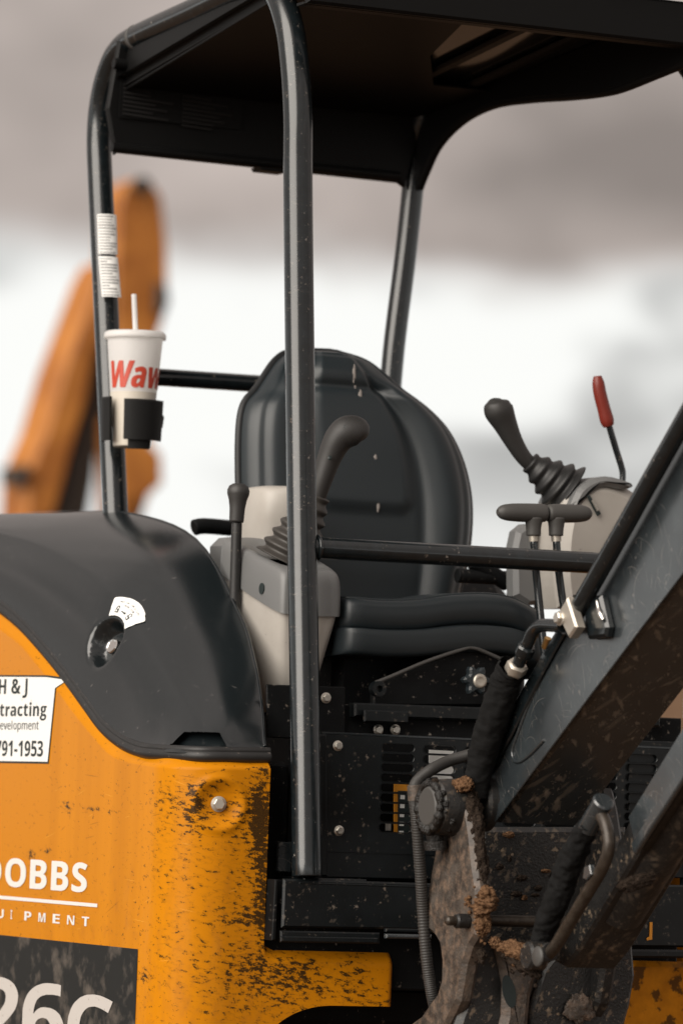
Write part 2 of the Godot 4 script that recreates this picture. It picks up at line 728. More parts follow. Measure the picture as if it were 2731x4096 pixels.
func _materials() -> void:
	var w := Color.WHITE
	var mud1 := Color(0.42, 0.38, 0.34)
	var mud2 := Color(0.62, 0.57, 0.52)
	var spots := splash_tex(3, 900, 11.0, mud1, mud2)
	var fine_spots := splash_tex(5, 700, 7.0, mud1, Color(0.66, 0.63, 0.6))
	var thrown := splash_tex(7, 700, 12.0, Color(0.6, 0.56, 0.5), Color(0.8, 0.76, 0.7), 4.5, -0.9, 2.2)
	var scuffs := scratch_tex(9, 330, Color(0.6, 0.57, 0.54), 190.0, -1.15, 0.45)
	var soft := noise_tex(0.012, Color(0.72, 0.72, 0.72), w, 4)
	var m := mat("frame_paint", lin(0.0115, 0.0165, 0.0195), 0.2, 0.0, 0.6)
	grain(m, noise_tex(0.02, Color(0.7, 0.68, 0.66), w, 8), 3.0)
	worn(m, fine_spots, 2.2)
	m = mat("roof_paint", lin(0.006, 0.006, 0.006), 0.45, 0.0, 0.25)
	m = mat("roof_gloss", lin(0.012, 0.012, 0.012), 0.08, 0.0, 0.9)
	m = mat("black_plate", lin(0.0048, 0.007, 0.0082), 0.38, 0.0, 0.42)
	grain(m, soft, 2.0)
	worn(m, spots, 2.4)
	m.detail_mask = noise_tex(0.009, Color.BLACK, Color.WHITE, 53, 3, 512, 0.5)
	m = mat("black_dull", lin(0.0055, 0.0062, 0.0068), 0.6, 0.0, 0.3)
	grain(m, soft, 3.0)
	worn(m, fine_spots, 2.0)
	m = mat("cover_plastic", lin(0.009, 0.0125, 0.0142), 0.22, 0.0, 0.62)
	grain(m, noise_tex(0.03, Color(0.88, 0.88, 0.88), w, 14), 4.0)
	relief(m, 0.35, 15, 0.012, 2)
	worn(m, splash_tex(17, 200, 2.5, Color(0.36, 0.35, 0.35), Color(0.5, 0.48, 0.46), 4.0, 0.7), 1.6)
	m = mat("rubber", lin(0.014, 0.014, 0.014), 0.5)
	worn(m, fine_spots, 3.0)
	m = mat("vinyl", lin(0.0155, 0.0215, 0.025), 0.4, 0.0, 0.5)
	relief(m, 0.25, 25, 0.02, 2)
	m.uv1_triplanar = true
	m.uv1_scale = Vector3.ONE * 5.0
	m = mat("vinyl_dull", lin(0.011, 0.012, 0.013), 0.55)
	m = mat("cream", lin(0.42, 0.395, 0.36), 0.45)
	grain(m, noise_tex(0.006, Color(0.93, 0.925, 0.92), w, 34), 2.0)
	worn(m, splash_tex(35, 60, 6.0, Color(0.2, 0.16, 0.13), Color(0.3, 0.26, 0.22)), 2.0)
	m = mat("grey_plastic", lin(0.14, 0.142, 0.142), 0.42)
	m = mat("dark_grip", lin(0.03, 0.029, 0.028), 0.5)
	relief(m, 0.3, 36, 0.015, 2)
	m.uv1_triplanar = true
	m.uv1_scale = Vector3.ONE * 6.0
	m = mat("grip_grey", lin(0.055, 0.053, 0.05), 0.55)
	m = mat("bellows", lin(0.04, 0.036, 0.032), 0.5)
	m = mat("bellows_dark", lin(0.016, 0.016, 0.016), 0.45)
	m = mat("red_grip", lin(0.2, 0.025, 0.015), 0.4)
	m = mat("zinc", lin(0.62, 0.59, 0.53), 0.32, 0.9)
	relief(m, 0.06, 41, 0.03, 3)
	m.uv1_triplanar = true
	m.uv1_scale = Vector3.ONE * 12.0
	m = mat("zinc_dull", lin(0.5, 0.46, 0.4), 0.45, 0.75)
	m = mat("chrome", lin(0.75, 0.73, 0.7), 0.15, 1.0)
	m = mat("brass", lin(0.55, 0.33, 0.12), 0.35, 0.9)
	m = mat("boom_paint", lin(0.036, 0.044, 0.048), 0.24, 0.0, 0.95)
	grain(m, noise_tex(0.01, Color(0.72, 0.72, 0.73), w, 51), 1.4)
	worn(m, scuffs, 2.1)
	m = mat("boom_muddy", lin(0.036, 0.044, 0.048), 0.24, 0.0, 0.95)
	grain(m, soft, 2.0)
	worn(m, thrown, 1.5)
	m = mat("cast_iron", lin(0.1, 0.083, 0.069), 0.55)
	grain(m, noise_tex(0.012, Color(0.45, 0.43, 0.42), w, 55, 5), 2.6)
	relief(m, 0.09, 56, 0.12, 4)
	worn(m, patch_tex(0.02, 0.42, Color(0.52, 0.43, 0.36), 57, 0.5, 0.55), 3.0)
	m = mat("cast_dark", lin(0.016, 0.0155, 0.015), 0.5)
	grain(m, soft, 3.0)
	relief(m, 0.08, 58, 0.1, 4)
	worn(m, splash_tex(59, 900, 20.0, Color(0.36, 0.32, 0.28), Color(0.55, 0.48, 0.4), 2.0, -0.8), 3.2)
	m = mat("mud", lin(0.36, 0.205, 0.11), 0.9, 0.0, 0.3)
	grain(m, noise_tex(0.03, Color(0.28, 0.24, 0.2), w, 61, 5), 9.0)
	relief(m, 0.05, 62, 0.5, 5)
	m = mat("dried_white", lin(0.3, 0.27, 0.25), 0.7)
	m = mat("notice_ink", lin(0.014, 0.0135, 0.0135), 0.6, 0.0, 0.3)
	m = mat("mud_dark", lin(0.06, 0.042, 0.03), 0.85, 0.0, 0.3)
	grain(m, noise_tex(0.03, Color(0.3, 0.26, 0.22), w, 63, 5), 8.0)
	relief(m, 0.05, 64, 0.5, 5)
	m = mat("grease", lin(0.01, 0.009, 0.008), 0.3)
	relief(m, 0.06, 66, 0.3, 5)
	m.uv1_triplanar = true
	m.uv1_scale = Vector3.ONE * 10.0
	m = mat("sleeve", lin(0.009, 0.009, 0.009), 0.85, 0.0, 0.25)
	relief(m, 0.2, 68, 0.1, 3)
	m.uv1_triplanar = true
	m.uv1_scale = Vector3.ONE * 6.0
	m = mat("conduit", lin(0.03, 0.028, 0.026), 0.55)
	m = mat("steel_pipe", lin(0.075, 0.062, 0.05), 0.4, 0.3)
	grain(m, noise_tex(0.02, Color(0.5, 0.46, 0.42), w, 71, 5), 5.0)
	m = mat("white_label", lin(0.8, 0.8, 0.78), 0.35, 0.0, 0.3)
	worn(m, splash_tex(73, 40, 8.0, Color(0.62, 0.55, 0.47), Color(0.45, 0.34, 0.27)), 2.0)
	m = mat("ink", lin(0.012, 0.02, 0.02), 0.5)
	m = mat("grey_ink", lin(0.12, 0.12, 0.12), 0.6)
	m = mat("white_paint", lin(0.7, 0.69, 0.66), 0.4)
	worn(m, scratch_tex(75, 120, Color(0.5, 0.36, 0.22), 60.0, 0.1, 0.4), 4.0)
	m = mat("number_paint", lin(0.5, 0.47, 0.44), 0.45)
	worn(m, splash_tex(77, 260, 9.0, Color(0.4, 0.33, 0.28), Color(0.55, 0.48, 0.42)), 3.0)
	m = mat("number_panel", lin(0.014, 0.0145, 0.014), 0.5, 0.0, 0.3)
	worn(m, patch_tex(0.009, 0.52, Color(0.4, 0.37, 0.34), 79, 0.4, 0.7), 2.0)
	m = mat("cup_plastic", lin(0.82, 0.82, 0.82), 0.4)
	m.backlight_enabled = true
	m.backlight = lin(0.85, 0.84, 0.82)
	m = mat("cup_drink", lin(0.62, 0.57, 0.49), 0.4)
	m = mat("cup_red", lin(0.48, 0.05, 0.022), 0.45)
	m = mat("holder", lin(0.01, 0.01, 0.01), 0.55, 0.0, 0.35)
	m = mat("far_orange", lin(0.56, 0.22, 0.035), 0.55)
	grain(m, noise_tex(0.01, Color(0.7, 0.62, 0.5), w, 81), 0.3)
	m = mat("far_black", lin(0.03, 0.022, 0.016), 0.6)
	m = mat("soil", lin(0.19, 0.125, 0.082), 0.95, 0.0, 0.2)
	grain(m, noise_tex(0.02, Color(0.6, 0.55, 0.5), w, 83, 5), 0.15)
	m = mat("decal_orange", lin(0.75, 0.3, 0.02), 0.45)
	m = mat("orange_trim", lin(0.6, 0.225, 0.008), 0.42, 0.0, 0.22)
	grain(m, noise_tex(0.012, Color(0.8, 0.78, 0.74), w, 85), 2.5)
	worn(m, patch_tex(0.011, 0.6, Color(0.15, 0.115, 0.075), 87, 0.1, 0.8), 2.2)
	_body_paint()

var flank_size := Vector2(1.95, 1.05)   # metres covered by the flank's paint picture
var flank_from := Vector2(-1.25, 0.2)

func _body_paint() -> void:
	# orange paint with chips, rubbed patches and dried dust where the photograph shows them
	var k := 1000.0
	var im := Image.create(int(flank_size.x * k), int(flank_size.y * k), false, Image.FORMAT_RGBA8)
	var base := lin(0.6, 0.222, 0.005)
	im.fill(base)
	rng.seed = 101
	var dark := Color(0.15, 0.12, 0.085)
	var at := func(s: float, y: float) -> Vector2:
		return Vector2((s - flank_from.x) * k, (flank_from.y + flank_size.y - y) * k)
	# pale dried dust, running down in streaks
	for q in FLANK_DUST:
		for i in 16:
			var p: Vector2 = at.call(q[0].x + rng.randfn(0.0, 0.012), q[0].y - rng.randf() * q[1])
			blob(im, p.x, p.y, 7.0 + rng.randf() * 16.0, 1.0 + rng.randf() * 2.0, PI / 2, Color(0.84, 0.57, 0.3, 0.1), 1.0)
	for i in 420:
		var p: Vector2 = at.call(rng.randf_range(-0.6, 0.27), 0.3 + 0.4 * rng.randf() * rng.randf())
		blob(im, p.x, p.y, 3.0 + rng.randf() * 12.0, 1.0 + rng.randf(), PI / 2, Color(0.66, 0.42, 0.22, 0.2), 0.9)
	# chips and rubbed patches: noise cut at a level that follows how worn each place is
	var coarse := FastNoiseLite.new()
	coarse.seed = 31
	coarse.frequency = 1.0
	coarse.fractal_octaves = 4
	coarse.fractal_gain = 0.6
	coarse.domain_warp_enabled = true
	coarse.domain_warp_amplitude = 0.8
	coarse.domain_warp_frequency = 1.3
	var fine := FastNoiseLite.new()
	fine.seed = 32
	fine.frequency = 1.0
	fine.fractal_octaves = 3
	for yy in range(120, 940):
		var y := flank_from.y + flank_size.y - yy / k
		for xx in range(330, im.get_width() - 100):
			var s := flank_from.x + xx / k
			var wear := 0.03 + 0.13 * smoothstep(-0.5, 0.2, s) * smoothstep(0.95, 0.6, y)
			for q in FLANK_CHIPS:
				var dx: float = (s - q[0].x) / q[1]
				if absf(dx) > 3.0:
					continue
				var dy: float = (y - q[0].y) / q[2]
				var e := dx * dx + dy * dy
				if e < 9.0:
					wear += q[3] * exp(-0.5 * e)
			var n := 0.5 + 0.75 * coarse.get_noise_2d(s * 36.0, y * 88.0 + s * 12.0) + 0.26 * fine.get_noise_2d(s * 150.0, y * 380.0 + s * 60.0)
			var cut := 0.95 - 0.5 * wear
			if n > cut:
				var c := dark.lerp(Color(0.3, 0.2, 0.1), clampf(0.5 + fine.get_noise_2d(s * 300.0, y * 300.0), 0.0, 1.0))
				im.set_pixel(xx, yy, im.get_pixel(xx, yy).lerp(c, clampf((n - cut) * 13.0, 0.0, 0.92)))
			elif n > cut - 0.3 and wear > 0.2:
				# a smudged brown film round the bare places
				im.set_pixel(xx, yy, im.get_pixel(xx, yy).lerp(Color(0.5, 0.33, 0.15), clampf((n - cut + 0.3) * 0.9, 0.0, 0.25)))
	# scattered scratches everywhere
	for i in 420:
		var u := rng.randf()
		var p: Vector2 = at.call(lerpf(-0.9, 0.27, sqrt(u)), rng.randf_range(0.28, 0.9))
		var c := dark.lerp(Color(0.45, 0.28, 0.1), rng.randf())
		c.a = rng.randf_range(0.15, 0.6)
		blob(im, p.x, p.y, 0.5 + 0.9 * pow(rng.randf(), 3.0), 2.0 + rng.randf() * 8.0, rng.randfn(0.1, 0.7), c, 0.4)
	# long scrapes along the flank
	for i in 70:
		var sp := rng.randf_range(-0.75, 0.26)
		var y := rng.randf_range(0.32, 0.88)
		var a := rng.randfn(0.05, 0.25)
		var n := int(20.0 + 90.0 * rng.randf() * rng.randf())
		var c := Color(0.3, 0.19, 0.09) if rng.randf() < 0.6 else Color(0.93, 0.72, 0.42)
		for q in n:
			var p: Vector2 = at.call(sp + q * 0.001 * cos(a), y + q * 0.001 * sin(a))
			if p.x > 1 and p.y > 1 and p.x < im.get_width() - 2 and p.y < im.get_height() - 2:
				im.set_pixelv(Vector2i(p), im.get_pixelv(Vector2i(p)).lerp(c, 0.55 * sin(PI * (q + 0.5) / n)))
	var m := mat("orange", Color.WHITE, 0.27, 0.0, 0.2)
	m.albedo_texture = ImageTexture.create_from_image(im)
	m.texture_repeat = false
	m.detail_enabled = true
	m.detail_blend_mode = BaseMaterial3D.BLEND_MODE_MUL
	m.detail_uv_layer = BaseMaterial3D.DETAIL_UV_2
	m.detail_albedo = noise_tex(0.008, Color(0.9, 0.89, 0.86), Color.WHITE, 91)
	m.uv2_triplanar = true
	m.uv2_world_triplanar = true
	m.uv2_scale = Vector3.ONE * 1.6

# ---------------------------------------------------------------- the site
func _site() -> void:
	var n := 90
	var p := PackedVector3Array()
	var f := FastNoiseLite.new()
	f.seed = 3
	f.frequency = 0.35
	for j in n + 1:
		for i in n + 1:
			var u := (2.0 * i / n - 1.0)
			var v := (2.0 * j / n - 1.0)
			var x := 700.0 * u * u * u + 3.0 * u
			var z := -(700.0 * v * v * v + 3.0 * v)
			p.append(Vector3(x, 0.05 * f.get_noise_2d(x, z) - 0.03, z))
	var g := put(self, "ground", grid(p, n + 1, n + 1), M.soil)
	g.set_meta("kind", "structure")
	g.set_meta("label", "bare brown soil of the building site under the machines")
	g.set_meta("category", "ground")
	# a bank of dug earth behind the machine
	var q := PackedVector3Array()
	for j in 41:
		for i in 81:
			var u := i / 80.0
			var v := j / 40.0
			var x := lerpf(8.0, 26.0, u)
			var z := lerpf(-11.0, -25.0, v)
			var hgt := 2.6 * pow(sin(PI * u), 0.6) * pow(sin(PI * v), 0.7)
			hgt *= 1.0 + 0.25 * f.get_noise_2d(x * 1.5, z * 1.5)
			q.append(Vector3(x + 0.3 * f.get_noise_2d(z * 3.0, x), hgt - 0.08, z))
	var b := put(self, "earth_bank", grid(q, 81, 41), M.soil)
	b.set_meta("kind", "structure")
	b.set_meta("label", "low bank of dug brown earth behind the excavator's boom")
	b.set_meta("category", "earth bank")

func _undercarriage() -> void:
	# below the picture: two rubber tracks and the frame between them carry the machine
	for x in [-0.18, 0.79]:
		var pts := []
		for i in 16:
			var a := PI / 2 + PI * i / 15.0
			pts.append(Vector3(x, 0.2 + 0.19 * sin(a), -1.35 + 0.19 * cos(a)))
		for i in 16:
			var a := -PI / 2 + PI * i / 15.0
			pts.append(Vector3(x, 0.2 + 0.19 * sin(a), -0.35 + 0.19 * cos(a)))
		put(machine, "track", slab(pts, Vector3(0.25, 0, 0), 0.02), M.rubber)
	put_box(machine, "track_frame", Vector3(0.07, 0.12, -0.95), Vector3(0.79, 0.3, -0.2), M.black_dull, 0.02)
	put(machine, "slew_ring", lathe(sharp([Vector2(0, 0.27), Vector2(0.3, 0.27), Vector2(0.3, 0.4), Vector2(0, 0.4)]), 40), M.black_dull, Transform3D(Basis(), Vector3(0.43, 0, -0.55)))
	put_box(machine, "deck", Vector3(-0.24, 0.36, -1.3), Vector3(1.1, 0.44, -0.12), M.black_dull, 0.01)

# ---------------------------------------------------------------- canopy
func _canopy() -> void:
	var c := part(machine, "canopy")
	var near_side := [
		Vector3(0.0000, 0.6696, 0.0815), Vector3(0.0000, 0.9002, 0.0553), Vector3(0.0000, 1.3453, 0.0000), Vector3(0.0000, 1.8426, -0.0580), Vector3(0.0000, 2.1172, -0.0882), Vector3(0.0000, 2.2367, -0.0987), Vector3(0.0000, 2.3491, -0.1234), Vector3(0.0000, 2.4459, -0.1641), Vector3(0.0000, 2.5259, -0.2449),
		Vector3(0.0000, 2.5478, -0.3975), Vector3(0.0000, 2.5344, -0.6485), Vector3(0.0000, 2.5168, -0.9593), Vector3(0.0000, 2.4989, -1.0671), Vector3(0.0000, 2.4528, -1.1281), Vector3(0.0000, 2.3871, -1.1621), Vector3(0.0000, 2.3080, -1.1694), Vector3(0.0000, 2.2065, -1.1514), Vector3(0.0000, 2.0040, -1.1080), Vector3(0.0000, 1.4566, -0.9901), Vector3(0.0000, 1.3293, -0.9649)]
	var thick := []
	for i in near_side.size():
		thick.append(0.0305 if i < 10 else 0.0285)
	put(c, "side_frame", tube(near_side, thick, 24, 6), M.frame_paint)
	put(c, "weld_ring", tube([near_side[11].lerp(near_side[12], 0.05), near_side[11].lerp(near_side[12], 0.14)], 0.0305, 24, 2), M.grip_grey)
	# the far side frame
	var far_rear := [Vector3(0.6873, 1.6902, -1.0300), Vector3(0.6958, 1.8691, -1.0300), Vector3(0.7173, 2.0889, -1.0300), Vector3(0.7299, 2.2540, -1.0300), Vector3(0.7343, 2.3407, -1.0300)]
	put(c, "post", tube(far_rear + [Vector3(0.735, 2.42, -0.99), Vector3(0.745, 2.49, -0.9)], 0.0255, 20, 6), M.frame_paint)
	put(c, "post", tube([Vector3(0.945, 0.66, 0.0), Vector3(0.945, 1.6, -0.02), Vector3(0.945, 2.2, -0.03), Vector3(0.93, 2.42, -0.08), Vector3(0.88, 2.51, -0.2)], 0.0305, 20, 6), M.frame_paint)
	put(c, "side_rail", tube([Vector3(0.745, 2.49, -0.9), Vector3(0.81, 2.52, -0.5), Vector3(0.88, 2.51, -0.2)], 0.0305, 20, 6), M.frame_paint)
	# cross bars
	var bar := put(c, "cross_bar", tube([Vector3(0.0180, 1.3400, 0.0000), Vector3(0.6755, 1.3440, 0.0000), Vector3(0.885, 1.338, 0.0)], 0.0225, 20, 1), M.frame_paint)
	put(c, "weld_ring", tube([Vector3(0.0298, 1.3398, 0.0000), Vector3(0.0348, 1.3401, 0.0000), Vector3(0.0387, 1.3403, 0.0000)], [0.028, 0.0275, 0.0225], 20, 3), M.frame_paint)
	put(c, "cross_bar", tube([Vector3(-0.0118, 1.7569, -1.0000), Vector3(0.1081, 1.7606, -1.0000), Vector3(0.3830, 1.7634, -1.0000), Vector3(0.6807, 1.7644, -1.0000)], 0.0195, 18, 1), M.frame_paint)
	bar.set_meta("label", "black tube handrail across the front of the cab")
	# roof sheet with pressed ribs, its hanging rear panel and rolled front edge
	var rows := []
	for z in [-1.02, -0.95, -0.8, -0.5, -0.2, 0.02]:
		var t: float = clampf((z + 1.02) / 1.04, 0.0, 1.0)
		var xl := lerpf(-0.035, -0.03, t)
		var xr := lerpf(0.745, 0.885, t)
		var y = 2.545 + 0.12 * z
		var row := []
		for i in 7:
			var u := i / 6.0
			row.append(Vector3(lerpf(xl, xr, u), y + 0.005 * sin(PI * u), z))
		rows.append(row)
	put(c, "roof_sheet", loft(rows, 6, 6), M.roof_gloss)
	put(c, "added_dull_liner", slab([Vector3(-0.02, 2.405, -1.0), Vector3(0.73, 2.405, -1.0), Vector3(0.775, 2.4386, -0.72), Vector3(0.62, 2.4386, -0.72), Vector3(0.5, 2.465, -0.5), Vector3(0.4, 2.5226, -0.02), Vector3(-0.01, 2.5226, -0.02)], Vector3(0, 0.00397, -0.00048), 0.001), M.roof_paint)  # added dull sheet, cut to keep the roof's reflection to one area
	for x in [0.12, 0.27, 0.43, 0.59, 0.72]:
		put(c, "roof_rib", slab([Vector3(x - 0.016, 2.456, -0.74), Vector3(x + 0.016, 2.456, -0.74), Vector3(x + 0.016 + (x - 0.43) * 0.12, 2.5366, -0.07), Vector3(x - 0.016 + (x - 0.43) * 0.12, 2.5366, -0.07)], Vector3(0, -0.0119, 0.00143), 0.006), M.roof_paint)
	put(c, "roof_panel", slab([Vector3(-0.0287, 2.2526, -1.0200), Vector3(-0.0225, 2.2581, -1.0200), Vector3(0.6801, 2.2527, -1.0200), Vector3(0.6962, 2.2430, -1.0200), Vector3(0.7184, 2.3331, -1.0200), Vector3(0.74, 2.51, -1.02), Vector3(-0.03, 2.51, -1.02), Vector3(-0.0521, 2.3558, -1.0200)], Vector3(0, 0, 0.02), 0.004), M.roof_paint)
	put(c, "panel_rib", tube([Vector3(-0.0399, 2.2676, -0.9950), Vector3(0.6750, 2.2658, -0.9950)], 0.011, 12, 1), M.roof_paint)
	put(c, "panel_rib", tube([Vector3(-0.0437, 2.4569, -0.9950), Vector3(0.7186, 2.4387, -0.9950)], 0.012, 12, 1), M.roof_paint)
	put(c, "tab", slab([Vector3(0.3031, 2.2500, -1.0000), Vector3(0.3762, 2.2496, -1.0000), Vector3(0.3699, 2.2420, -1.0000), Vector3(0.3088, 2.2425, -1.0000)], Vector3(0, 0, 0.05), 0.002), M.roof_paint)
	# side skirts between roof and rail
	var skirt := []
	for q in [Vector3(0.7334, 2.2447, -1.0048), Vector3(0.7372, 2.2847, -0.9772), Vector3(0.7439, 2.3406, -0.9280), Vector3(0.7565, 2.3868, -0.8353), Vector3(0.7725, 2.4097, -0.7171), Vector3(0.7908, 2.4087, -0.5829), Vector3(0.8131, 2.3984, -0.4184), Vector3(0.8284, 2.3944, -0.3059), Vector3(0.8391, 2.3976, -0.2271), Vector3(0.8549, 2.4137, -0.1113), Vector3(0.8662, 2.4254, -0.0278), Vector3(0.8703, 2.4296, 0.0024)]:
		skirt.append(q)
	skirt.append(Vector3(0.874, 2.545, 0.03))
	skirt.append(Vector3(0.73, 2.43, -1.03))
	put(c, "side_skirt", slab(skirt, Vector3(-0.0119, 0, 0.00162), 0.003), M.roof_paint)
	put(c, "skirt_edge", tube(skirt.slice(0, 12), 0.011, 12, 5), M.roof_paint)
	put(c, "side_skirt", slab([Vector3(-0.004, 2.395, -1.02), Vector3(-0.004, 2.525, 0.02), Vector3(-0.004, 2.57, -0.1), Vector3(-0.004, 2.55, -0.6), Vector3(-0.004, 2.52, -0.98)], Vector3(-0.01, 0, 0), 0.002), M.roof_paint)
	# front edge: a folded channel under the roof's rim
	put(c, "roof_edge", slab([Vector3(-0.0563, 2.4516, 0.0300), Vector3(0.8367, 2.4527, 0.0300), Vector3(0.8601, 2.4532, 0.0300), Vector3(0.8566, 2.5465, 0.0300), Vector3(0.8247, 2.5469, 0.0300), Vector3(-0.0599, 2.5404, 0.0300)], Vector3(0, 0, 0.02), 0.006), M.roof_paint)
	put(c, "roof_lip", slab([Vector3(-0.0563, 2.4516, 0.0300), Vector3(0.8601, 2.4532, 0.0300), Vector3(0.8599, 2.4588, 0.0300), Vector3(-0.0565, 2.4569, 0.0300)], Vector3(0, 0, -0.035), 0.002), M.roof_paint)
	put(c, "roof_cap", slab([Vector3(0.6136, 2.5488, 0.0300), Vector3(0.8564, 2.5530, 0.0300), Vector3(0.8553, 2.5838, 0.0300), Vector3(0.6127, 2.5728, 0.0300)], Vector3(0, 0, 0.035), 0.008), M.grey_plastic)
	# foot of the front post: gusset and angle bracket with its weld
	put(c, "gusset", slab([Vector3(-0.0022, 1.1938, -0.0200), Vector3(-0.0118, 1.1398, -0.0200), Vector3(0.0115, 0.6672, -0.0200), Vector3(0.0429, 0.6680, -0.0200), Vector3(0.0116, 1.1945, -0.0200)], Vector3(0, 0, 0.008), 0.002), M.frame_paint)
	put(c, "bracket", slab([Vector3(0.0434, 0.9584, 0.0000), Vector3(0.0621, 0.9583, 0.0000), Vector3(0.0758, 0.6695, 0.0000), Vector3(0.0551, 0.6689, 0.0000)], Vector3(0, 0, 0.02), 0.003), M.black_plate)
	var weld := []
	var wr := []
	for i in 60:
		weld.append((Vector3(0.0230, 0.9630, 0.0260)).lerp(Vector3(0.0445, 0.6755, 0.0260), i / 59.0) + Vector3(rng.randf_range(-0.001, 0.001), 0, 0))
		wr.append(0.0035 + 0.0018 * rng.randf())
	put(c, "weld_seam", tube(weld, wr, 8, 1), M.frame_paint)
	put(c, "foot_plate", slab([Vector3(-0.0059, 0.6659, -0.0500), Vector3(0.1365, 0.6662, -0.0500), Vector3(0.1368, 0.6590, -0.0500), Vector3(-0.0057, 0.6587, -0.0500)], Vector3(0, 0, 0.13), 0.003), M.black_plate)
	# stickers
	var r := 0.0278
	for q in [[Vector3(0.0000, 2.1280, -1.1105), Vector3(0.0000, 2.0364, -1.0936)], [Vector3(0.0000, 2.0304, -1.0930), Vector3(0.0000, 1.9371, -1.0634)]]:
		var a: Vector3 = q[0]
		var b: Vector3 = q[1]
		var up := (a - b).normalized()
		var place := func(v: Vector2) -> Array:
			var d := Vector3(sin(v.x), 0, cos(v.x))
			return [b + up * (v.y * (a - b).length()) + d * r, d]
		var s := put(c, "sticker", patch(Vector2(-1.2, 0.0), Vector2(0.6, 1.0), 14, 2, place), M.white_label)
		var lines := part(s, "sticker_print")
		for k in 13:
			var y := 0.05 + 0.9 * k / 12.0
			var place2 := func(v: Vector2) -> Array:
				var d := Vector3(sin(v.x), 0, cos(v.x))
				return [b + up * (v.y * (a - b).length()) + d * (r + 0.0006), d]
			put(lines, "print_line", patch(Vector2(-1.08, y - 0.02), Vector2(0.45 - rng.randf() * rng.randf() * 1.1, y + 0.012 * rng.randf()), 8, 1, place2), M.grey_ink)
	var notice := put(c, "roof_notice", slab([Vector3(-0.0253, 2.4223, -0.9950), Vector3(0.2794, 2.4264, -0.9950), Vector3(0.2723, 2.3361, -0.9950), Vector3(-0.0280, 2.3355, -0.9950)], Vector3(0, 0, 0.002), 0.0), M.roof_paint)
	for k in 8:
		for j in 2:
			var left := Vector3(-0.0197, 2.4144, -0.9900) + Vector3(0.145 * j, -0.0095 * k - 0.013 * j, 0)
			var w := 0.125 - 0.06 * rng.randf()
			put(notice, "print_line", slab([left, left + Vector3(w, -0.05 * w, 0), left + Vector3(w, -0.05 * w - 0.005, 0), left + Vector3(0, -0.005, 0)], Vector3(0, 0, 0.0015), 0.0), M.notice_ink)

# ---------------------------------------------------------------- orange flank
const SIDE_X := -0.28
const FRONT_Z := 0.05
const CORNER := 0.12

func plan(s: float) -> Array:
	# the body seen from above: along the flank, round the corner and across the front
	var l1 := CORNER * PI / 2
	if s < 0.0:
		return [Vector2(SIDE_X, FRONT_Z - CORNER + s), Vector2(-1, 0)]
	if s < l1:
		var a := s / CORNER
		return [Vector2(SIDE_X + CORNER - CORNER * cos(a), FRONT_Z - CORNER + CORNER * sin(a)), Vector2(-cos(a), sin(a))]
	return [Vector2(SIDE_X + CORNER + s - l1, FRONT_Z), Vector2(0, 1)]

func curve_at(c: Array, s: float) -> float:
	for i in c.size() - 1:
		if s <= c[i + 1].x or i == c.size() - 2:
			var t: float = clampf((s - c[i].x) / (c[i + 1].x - c[i].x), -0.5, 1.0)
			return lerpf(c[i].y, c[i + 1].y, t)
	return c[0].y

var crease_line := [Vector2(-1.0426, 1.2194), Vector2(-0.8807, 1.1785), Vector2(-0.7484, 1.1392), Vector2(-0.6692, 1.1042), Vector2(-0.5392, 1.0431), Vector2(-0.4218, 0.9844), Vector2(-0.3248, 0.9414), Vector2(-0.2515, 0.9108), Vector2(-0.1690, 0.8932), Vector2(-0.0099, 0.8827), Vector2(0.1131, 0.8800), Vector2(0.2668, 0.8839)]
var seam_line := [Vector2(-1.0488, 1.2739), Vector2(-0.8861, 1.2275), Vector2(-0.7535, 1.1866), Vector2(-0.6225, 1.1326), Vector2(-0.4939, 1.0752), Vector2(-0.3673, 1.0099), Vector2(-0.2681, 0.9596), Vector2(-0.1726, 0.9291), Vector2(-0.0800, 0.9124), Vector2(0.0090, 0.9084), Vector2(0.1120, 0.9063), Vector2(0.2725, 0.9097)]
var smooth_crease := []
var smooth_seam := []
var boss := Vector2(0.1645, 0.8082)

func flank(s: float, y: float, off := 0.0) -> Array:
	# a point of the flank's skin and its way out; above the crease the skin leans in
	var q := plan(s)
	var yc := curve_at(smooth_crease, s)
	var yt := curve_at(smooth_seam, s)
	var d := 0.0
	if y > yc:
		d = -0.03 * clampf((y - yc) / maxf(yt - yc, 0.005), 0.0, 1.3)
	d += 0.006 * smoothstep(-0.25, 0.0, y - yc) * (1.0 - smoothstep(0.0, 0.02, y - yc)) * 0.0
	# the dished boss round the bolt
	var r := Vector2(s - boss.x, y - boss.y).length()
	d -= 0.014 * (1.0 - smoothstep(0.018, 0.052, r)) - 0.004 * exp(-pow((r - 0.052) / 0.008, 2.0))
	var n: Vector2 = q[1]
	var p: Vector2 = q[0] + n * (d + off)
	return [Vector3(p.x, y, p.y), Vector3(n.x, 0.0, n.y)]

